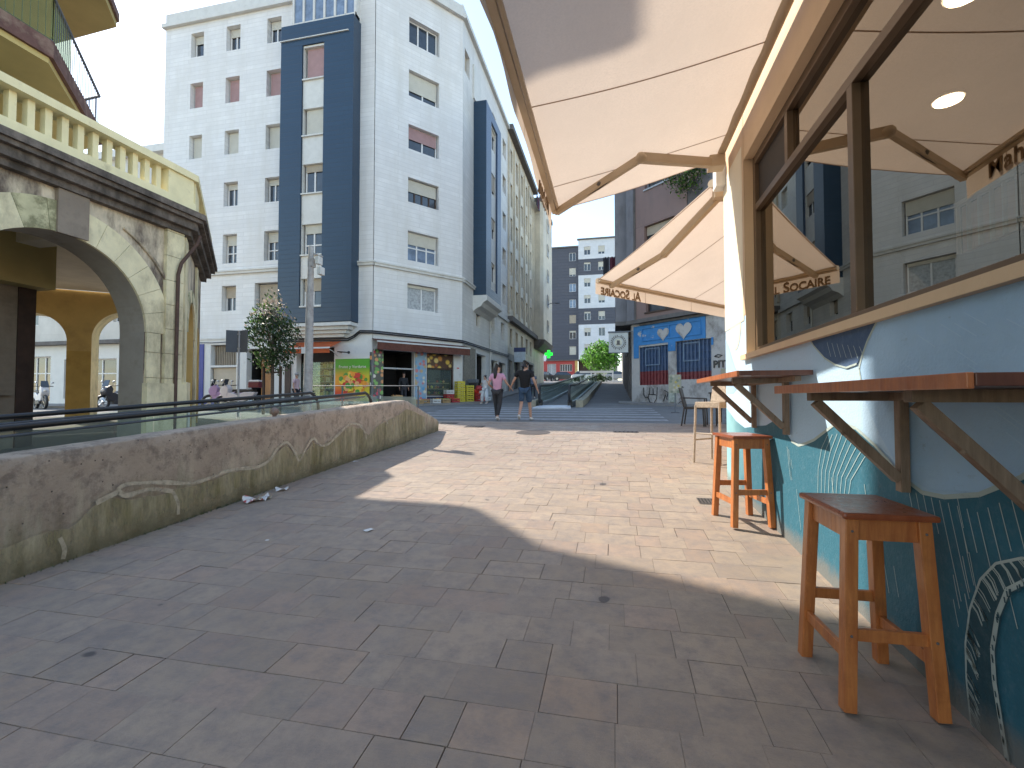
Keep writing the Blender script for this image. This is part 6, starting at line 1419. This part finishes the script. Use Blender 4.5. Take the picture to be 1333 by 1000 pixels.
jw = J(face=(.85, .4, .05), head=(.01, .02, 1.63), ls=(-.17, 0, 1.40), rs=(.17, 0, 1.40), re=(.30, .0, 1.16), rw=(.40, .10, 1.02), le=(-.27, -.06, 1.14), lw=(-.19, .16, 1.02), lk=(-.07, .1, .5), la=(-.05, .14, .09), lt=(-.05, .3, .04), rk=(.08, -.02, .5), ra=(.03, -.12, .12), rt=(.05, .03, .04))
person('woman in pink t-shirt and dark trousers with long black hair walking away', -3.40, 13.50, 1.68, jw, M('pink_tshirt', (.62, .33, .45), .9, .08), M('charcoal_trousers', (.045, .045, .05), .9, .2), hairlong=True, fem=True)
jp = J(face=(-.3, .9, 0), le=(-.32, .12, 1.35), lw=(-.18, .18, 1.58), re=(.30, .1, 1.2), rw=(.12, .22, 1.25), lk=(-.14, .05, .5), la=(-.16, 0, .09), rk=(.16, .1, .5), ra=(.24, .05, .09), rt=(.28, .2, .04))
person('person in loose white clothes with raised arm by stone clad wall', -6.45, 23.1, 1.45, jp, M('white_top', (.62, .60, .60), .9), M('white_trousers', (.60, .62, .64), .9), rz=R(150), fem=True, flare=1.9)
person('person in grey-blue top walking uphill behind the man', -4.75, 27.5, 1.6, J(), M('greyblue_top', (.14, .17, .24), .9), M('dark_trousers', (.04, .04, .05), .9), fem=True)
person('grey haired person in pale pink shirt by the lit shop window', -13.9, 18.4, 1.6, J(face=(1, .3, 0)), M('pale_pink_shirt', (.62, .45, .50), .9), MATS['dark_trousers'], hair=M('hair_grey', (.35, .33, .32), .7), rz=R(-80))
p_ = FC.p(1.75, -.35, 0)
person('shopkeeper in dark clothes standing in the grocery doorway', p_[0], p_[1], 1.65, J(), M('dark_jumper', (.03, .03, .035), .9), MATS['dark_trousers'], rz=R(-130), sleeves='long')

# ------------------------------------------------------------------ grocery goods on the pavement
def crate(label, U, D, z, col, fruit, w=.45, d=.32, h=.2):
    p = FC.p(U, D, 0); y = p[1]; ang = math.atan2(3.9, 3.1)
    t = thing('fruit_crate', label, 'crate', (p[0], p[1], gz(y) + .07 + z), ang, 'crates outside the grocery')
    mb = MB().mat(col); mb.box(-w / 2, w / 2, -d / 2, d / 2, 0, .02)
    for z0, z1 in ((.02, .08), (.11, h)):
        mb.box(-w / 2, w / 2, -d / 2, -d / 2 + .015, z0, z1).box(-w / 2, w / 2, d / 2 - .015, d / 2, z0, z1).box(-w / 2, -w / 2 + .015, -d / 2 + .016, d / 2 - .016, z0, z1).box(w / 2 - .015, w / 2, -d / 2 + .016, d / 2 - .016, z0, z1)
    for sx in (-1, 1):
        for sy in (-1, 1): mb.box(sx * (w / 2 - .02) - .02, sx * (w / 2 - .02) + .02, sy * (d / 2 - .02) - .019, sy * (d / 2 - .02) + .019, .02, h + .01)
    mb.build('box', None, t)
    if fruit:
        mb = MB().mat(fruit)
        for i in range(5):
            for j in range(3): mb.sphere((-w / 2 + .07 + i * .08, -d / 2 + .07 + j * .085, h - .03 + random.uniform(-.01, .02)), .045, 6)
        mb.build('fruit', None, t)
cy = M('crate_yellow', (.62, .52, .06), .5, .1); cr_ = M('crate_red', (.40, .04, .04), .5, .1); cw = M('crate_white', (.6, .6, .58), .5, .1); cwd = M('crate_wood', (.38, .25, .12), .7, .15)
nm = ['lowest', 'second', 'third', 'fourth', 'topmost']
for k in range(5): crate('yellow crate, %s in the left yellow stack by the grocery pier' % nm[k], 4.55, .45, k * .215, cy, fcol[2] if k == 4 else None)
for k in range(4): crate('yellow crate, %s in the right lower yellow stack by the pier' % nm[k if k < 3 else 4], 5.05, .55, k * .215, cy, fcol[3] if k == 3 else None)
for k in range(2): crate('red crate of produce, %s one right of the yellow stacks' % ('lower', 'upper')[k], 5.6, .75, k * .215, cr_, fcol[0])
crate('white crate of greens rightmost outside the grocery', 6.15, .6, 0, cw, fcol[3])
crate('wooden crate of oranges under the grocery window', 3.3, .4, .0, cwd, fcol[1]); crate('wooden crate of apples beside the oranges crate', 2.55, .5, .0, cwd, fcol[0])
crate('white crate raised on the plinth before grocery window', 3.95, .35, .42, cw, None); crate('red crate holding up the white crate', 3.95, .35, .2, cr_, None); crate('wooden crate at the bottom below the red crate', 3.95, .35, .0, cwd, None)
crate('wooden crate in the grocery doorway, on the floor', 1.1, .3, .0, cwd, fcol[1]); crate('wooden crate stacked upon the doorway crate', 1.1, .3, .22, cwd, fcol[4])
for k, (u, f) in enumerate(((1.95, 4), (2.9, 2), (3.45, 3), (4.0, 1))):
    p = FC.p(u, .8, 0)
    crate(('crate of peaches right of doorway, front row', 'crate of lemons in the front row', 'crate of green apples in the front row', 'crate of oranges in the front row beside yellow stack')[k], u, .8, .0, (cwd, cw, cwd, cr_)[k], fcol[f])
t = thing('rubbish_bag_heap', 'heap of red and white bags on crates right of yellow stack', 'bags', FC.p(5.6, .75, gz(24) + .55))
rr = random.Random(4)
for i, m in enumerate((fcol[0], m_frame, cr_)):
    mb = MB().mat(m); c = Vector(((-.15, .15, 0)[i], (0, .05, -.1)[i], (.05, .02, .2)[i])); mb.sphere(c, .2, 12, .7)
    mb.v = [tuple(Vector(v) + noise.noise_vector(Vector(v) * 7) * .06) for v in mb.v]; mb.build('bag', None, t)
t = thing('litter_bin', 'black tall bin against the stone clad pier past the grocery', 'bin', (-7.55, 24.6, gz(24.6) + .07))
MB().mat(m_black).box(-.22, .22, -.22, .22, 0, .95).build('bin_body', None, t, bevel=.02); MB().mat(m_iron).box(-.24, .24, -.24, .24, .955, 1.15).build('lid', None, t, bevel=.03)

# ------------------------------------------------------------------ uphill street extras
t = thing('pharmacy_cross', 'glowing green pharmacy cross on the corner of the beige end tower', 'sign', (-7.35, 50.0, 6.15))
mg = emis('green_neon', (.02, 1, .06), .45); mb = MB().mat(mg).box(-.15, .15, -.06, .06, -.42, .42).box(-.42, -.151, -.06, .06, -.15, .15).box(.151, .42, -.06, .06, -.15, .15)
mb.v = [(v[0] + .45, v[1], v[2]) for v in mb.v]; mb.build('cross', None, t)
mb = MB().mat(M('cross_dark_inlay', (.0, .10, .01), .5))
for a in range(4): c, s_ = math.cos(a * math.pi / 2), math.sin(a * math.pi / 2); mb.poly([(.45 + x * c - z * s_, -.064, x * s_ + z * c) for x, z in ((.12, .05), (.26, .0), (.12, -.05))])
mb.build('inlay', None, t, recalc=False); MB().mat(m_iron).box(-.1, .0, -.03, .03, -.04, .04).build('bracket', None, t)
t = thing('projecting_sign', 'small pale projecting sign with blue cap on the beige block', 'sign', (-7.9, 36.5, 5.0))
MB().mat(M('sign_pale_blue', (.5, .58, .66), .4)).box(.1, 1.0, -.04, .04, -.7, .1).build('board', None, t); MB().mat(M('sign_navy', (.03, .05, .16), .4)).box(.08, 1.02, -.05, .05, .11, .45).build('cap', None, t)
t = thing('street_light', 'small wall mounted street light arm on the beige end tower', 'street light', (-7.05, 50, 11.5))
MB().mat(m_iron).tube([(0, 0, 0), (.5, 0, .15), (.9, 0, .15)], .04, 6).build('arm', None, t); MB().mat(m_iron).sphere((1.1, 0, .13), .3, 10, .25, 1, .5).build('lamp_head', None, t)
def laundry(label, x, y, z, cols, w=.5, dx=0, dy=1):
    t = thing('hanging_laundry', label, 'laundry', (x, y, z))
    MB().mat(m_iron).tube([(0, 0, 0), (dx * w * len(cols) * 1.1, dy * w * len(cols) * 1.1, 0)], .015, 5).build('line', None, t)
    for i, c in enumerate(cols):
        mb = MB().mat(M('cloth_%d' % int(sum(c) * 1000), c, .9, .2)); n = 6
        vs = [(dx * (w * (i + k / n * .85)) + dy * .06 * math.sin(k * 1.9 + j), dy * (w * (i + k / n * .85)) + dx * .06 * math.sin(k * 1.9 + j), -j * .35 - .05 * math.sin(k * 2)) for j in range(4) for k in range(n + 1)]
        mb.add(vs, [(j * (n + 1) + k, j * (n + 1) + k + 1, (j + 1) * (n + 1) + k + 1, (j + 1) * (n + 1) + k) for j in range(3) for k in range(n)], True); mb.build('cloth', None, t, recalc=False)
laundry('dark laundry hung high on the beige block near its end tower', -7.4, 45.2, 21.6, [(.05, .03, .06), (.10, .03, .05), (.16, .15, .22)], .7)
laundry('black and maroon laundry hung from the grey bay above the sign', -.55, 25.2, 8.9, [(.02, .02, .03), (.08, .015, .03)], .35, 1, 0)
def car(label, x, y, rz, col):
    t = thing('parked_car', label, 'car', (x, y, gz(y) - .02), rz, 'cars parked at the top of the street')
    m = M('car_paint_%d' % int(col[0] * 1000 + col[1] * 100), col, .25, .02)
    pr = [(-2.0, .3), (2.0, .3), (2.08, .6), (1.95, .85), (1.1, .95), (-1.5, .98), (-2.0, .9), (-2.08, .6)]
    MB().mat(m).extr(pr, (0, -.85, 0), (1, 0, 0), (0, 0, 1), (0, 1.7, 0)).build('body', None, t, bevel=.07)
    MB().mat(m_glass).hexa([(-1.75, -.78, .97), (1.1, -.78, .94), (1.1, .78, .94), (-1.75, .78, .97), (-1.3, -.6, 1.42), (.35, -.6, 1.42), (.35, .6, 1.42), (-1.3, .6, 1.42)]).build('cabin_glass', None, t, bevel=.03)
    MB().mat(m).box(-1.3, .33, -.61, .61, 1.415, 1.46).build('roof', None, t, bevel=.02)
    for cx in (-1.3, 1.3):
        for s_ in (-1, 1):
            w = MB().mat(m_black).tube([(cx, s_ * .66, .32), (cx, s_ * .87, .32)], .32, 16).build('wheel', None, t); MB().mat(m_steel).tube([(cx, s_ * .865, .32), (cx, s_ * .885, .32)], .19, 12).build('rim', None, w)
    for s_ in (-1, 1): MB().mat(M('headlight_glass', (.6, .6, .6), .1)).box(2.02, 2.1, s_ * .6 - .15, s_ * .6 + .15, .62, .74).build('headlight', None, t)
car('dark grey car parked before the red shop front', -7.9, 77, R(4), (.03, .035, .04)); car('dark red car at the left of the red shop front', -11.2, 79, R(0), (.12, .03, .03))
car('white car parked left of the white frame at street top', -4.2, 70, R(10), (.6, .62, .64)); car('silver car at right of the street top near the wall', .6, 74, R(0), (.35, .35, .36))
car('black car passing left of the walkway at street top', -10.6, 72, R(80), (.02, .02, .02))
t = thing('white_pergola', 'low white frame with posts under the bright green tree', 'pergola', (-2.0, 58.5, gz(58.5)))
mb = MB().mat(m_frame).box(-2.2, 1.9, -.1, .1, 1.1, 1.35); mb.build('top_beam', None, t)
for x in (-.8, -.3, 1.8): MB().mat(m_frame).box(x - .07, x + .07, -.08, .08, 0, 1.095).build('post', None, t)
mb = MB(); leaves(mb, [l2, l1], (0, .8, .5), 2.2, .5, .5, 700, .13, 12, 16); tag(mb.build('hedge', None, None, recalc=False), 'low dark hedge behind the white pergola frame', 'hedge').location = (-2.0, 59.3, gz(59.3))

# ------------------------------------------------------------------ ground details
def cover(label, x, y, rx, ry, round_=True):
    mb = MB().mat(M('cast_iron', (.10, .085, .08), .6, .2, 12, .4, 30, metal=.3)); n = 28
    t = thing('manhole_cover' if round_ else 'drain_grate', label, 'manhole cover' if round_ else 'drain', (x, y, gz(y)))
    if round_:
        pt = [(rx * math.cos(2 * math.pi * k / n), ry * math.sin(2 * math.pi * k / n)) for k in range(n)]
        mb.add([(a, b, .06 * b + .004) for a, b in pt], [tuple(range(n))]); mb.mat(M('cast_iron_light', (.17, .15, .14), .6))
        for k in range(-3, 4): w = math.sqrt(max(0, 1 - (k / 4) ** 2)) * rx * .85; b = ry * k / 4; mb.quad((-w, b - .012, .06 * (b - .012) + .006), (w, b - .012, .06 * (b - .012) + .006), (w, b + .012, .06 * (b + .012) + .006), (-w, b + .012, .06 * (b + .012) + .006))
    else:
        mb.quad((-rx, -ry, -.06 * ry + .004), (rx, -ry, -.06 * ry + .004), (rx, ry, .06 * ry + .004), (-rx, ry, .06 * ry + .004)); mb.mat(m_dark)
        for k in range(6): a = -rx + rx * 2 * (k + .3) / 6; mb.quad((a, -ry * .8, -.06 * ry * .8 + .006), (a + rx * .12, -ry * .8, -.06 * ry * .8 + .006), (a + rx * .12, ry * .8, .06 * ry * .8 + .006), (a, ry * .8, .06 * ry * .8 + .006))
    mb.build('cover_plate', None, t, recalc=False)
cover('round iron manhole cover in the sunlit paving', -1.85, 10.75, .40, .40)
cover('small rectangular cover right of the round manhole', .25, 11.1, .28, .12, False); cover('small rectangular cover left of the manhole near the crossing', -3.55, 11.7, .25, .18, False)
cover('flush rectangular cover at the plaza edge by the wall end', -4.5, 12.4, .25, .12, False)
cover('small square drain grate beside the sunlit stool', .98, 5.45, .10, .12, False)
def paper(name, label, x, y, rz, s_, mats, crumple=.3, n=6, asp=.5):
    rr = random.Random(int(x * 100)); mb = MB(); mb.mat(mats[0]); vs = []
    for j in range(n + 1):
        for i in range(n + 1):
            u = (i / n - .5) * s_; v = (j / n - .5) * s_ * asp; z = abs(noise.noise(Vector((u * 16 / s_ * .12 + x, v * 16 / s_ * .12, 1)))) * s_ * crumple + .004
            vs.append((u + rr.uniform(-1, 1) * s_ * .06 * crumple * 2, v + rr.uniform(-1, 1) * s_ * .06 * crumple * 2, z))
    k = 0
    for j in range(n):
        for i in range(n): pass
    mb.add(vs, [(j * (n + 1) + i, j * (n + 1) + i + 1, (j + 1) * (n + 1) + i + 1, (j + 1) * (n + 1) + i) for j in range(n) for i in range(n)])
    if len(mats) > 1:
        mb.mats += mats[1:]; mb.m = [rr.randrange(len(mb.mats)) if rr.random() < .4 else 0 for _ in mb.m]
    o = mb.build(name, None, None, recalc=False); o.location = (x, y, gz(y)); o.rotation_euler = (math.atan(.06), 0, rz); tag(o, label, 'litter')
m_pap = M('white_paper', (.75, .75, .74), .7, .05); m_pr = M('paper_red', (.5, .12, .12), .7)
paper('litter_paper', 'small white paper lying alone on the shaded paving', -2.2, 3.94, R(70), .09, [m_pap, M('paper_bluegrey', (.3, .4, .45), .6)], .15, 2, .6)
paper('crumpled_wrapper', 'crumpled red and white wrapper at the foot of the concrete wall', -3.98, 4.62, R(60), .28, [m_pap, M('paper_pinkgrey', (.45, .38, .38), .7), m_pap, m_pr], .4, 8, .45)
paper('crumpled_tissue', 'small white tissue by the wall just past the wrapper', -4.02, 5.08, R(40), .14, [m_pap], .5, 5, .6)
paper('paper_scrap', 'tiny white scrap against the wall base farther along', -4.1, 6.9, R(10), .08, [m_pap], .4, 3, .8)
paper('paper_scrap', 'tiny pale scrap on the shaded paving left of the white paper', -2.95, 3.55, R(10), .03, [m_pap], .2, 2, .8)

rr = random.Random(21); mb = MB()
for i in range(520):
    y = rr.choice((rr.uniform(2.2, 10.5), rr.gauss(4.2, .5), rr.gauss(8.2, .8))); x = -4.19 + abs(rr.gauss(0, .018)); h = rr.uniform(.006, .03); a = rr.uniform(0, 6.28)
    if not 1.5 < y < 10.6: continue
    mb.mat(rr.choice((l1, l2, l6))); z = gz(y); dx, dy = math.cos(a) * h * .6, math.sin(a) * h * .6
    mb.add([(x - .004, y, z), (x + .004, y + .004, z), (x + dx, y + dy, z + h)], [(0, 1, 2)])
tag(mb.build('weeds', None, None, recalc=False), None, None, None, 'stuff')
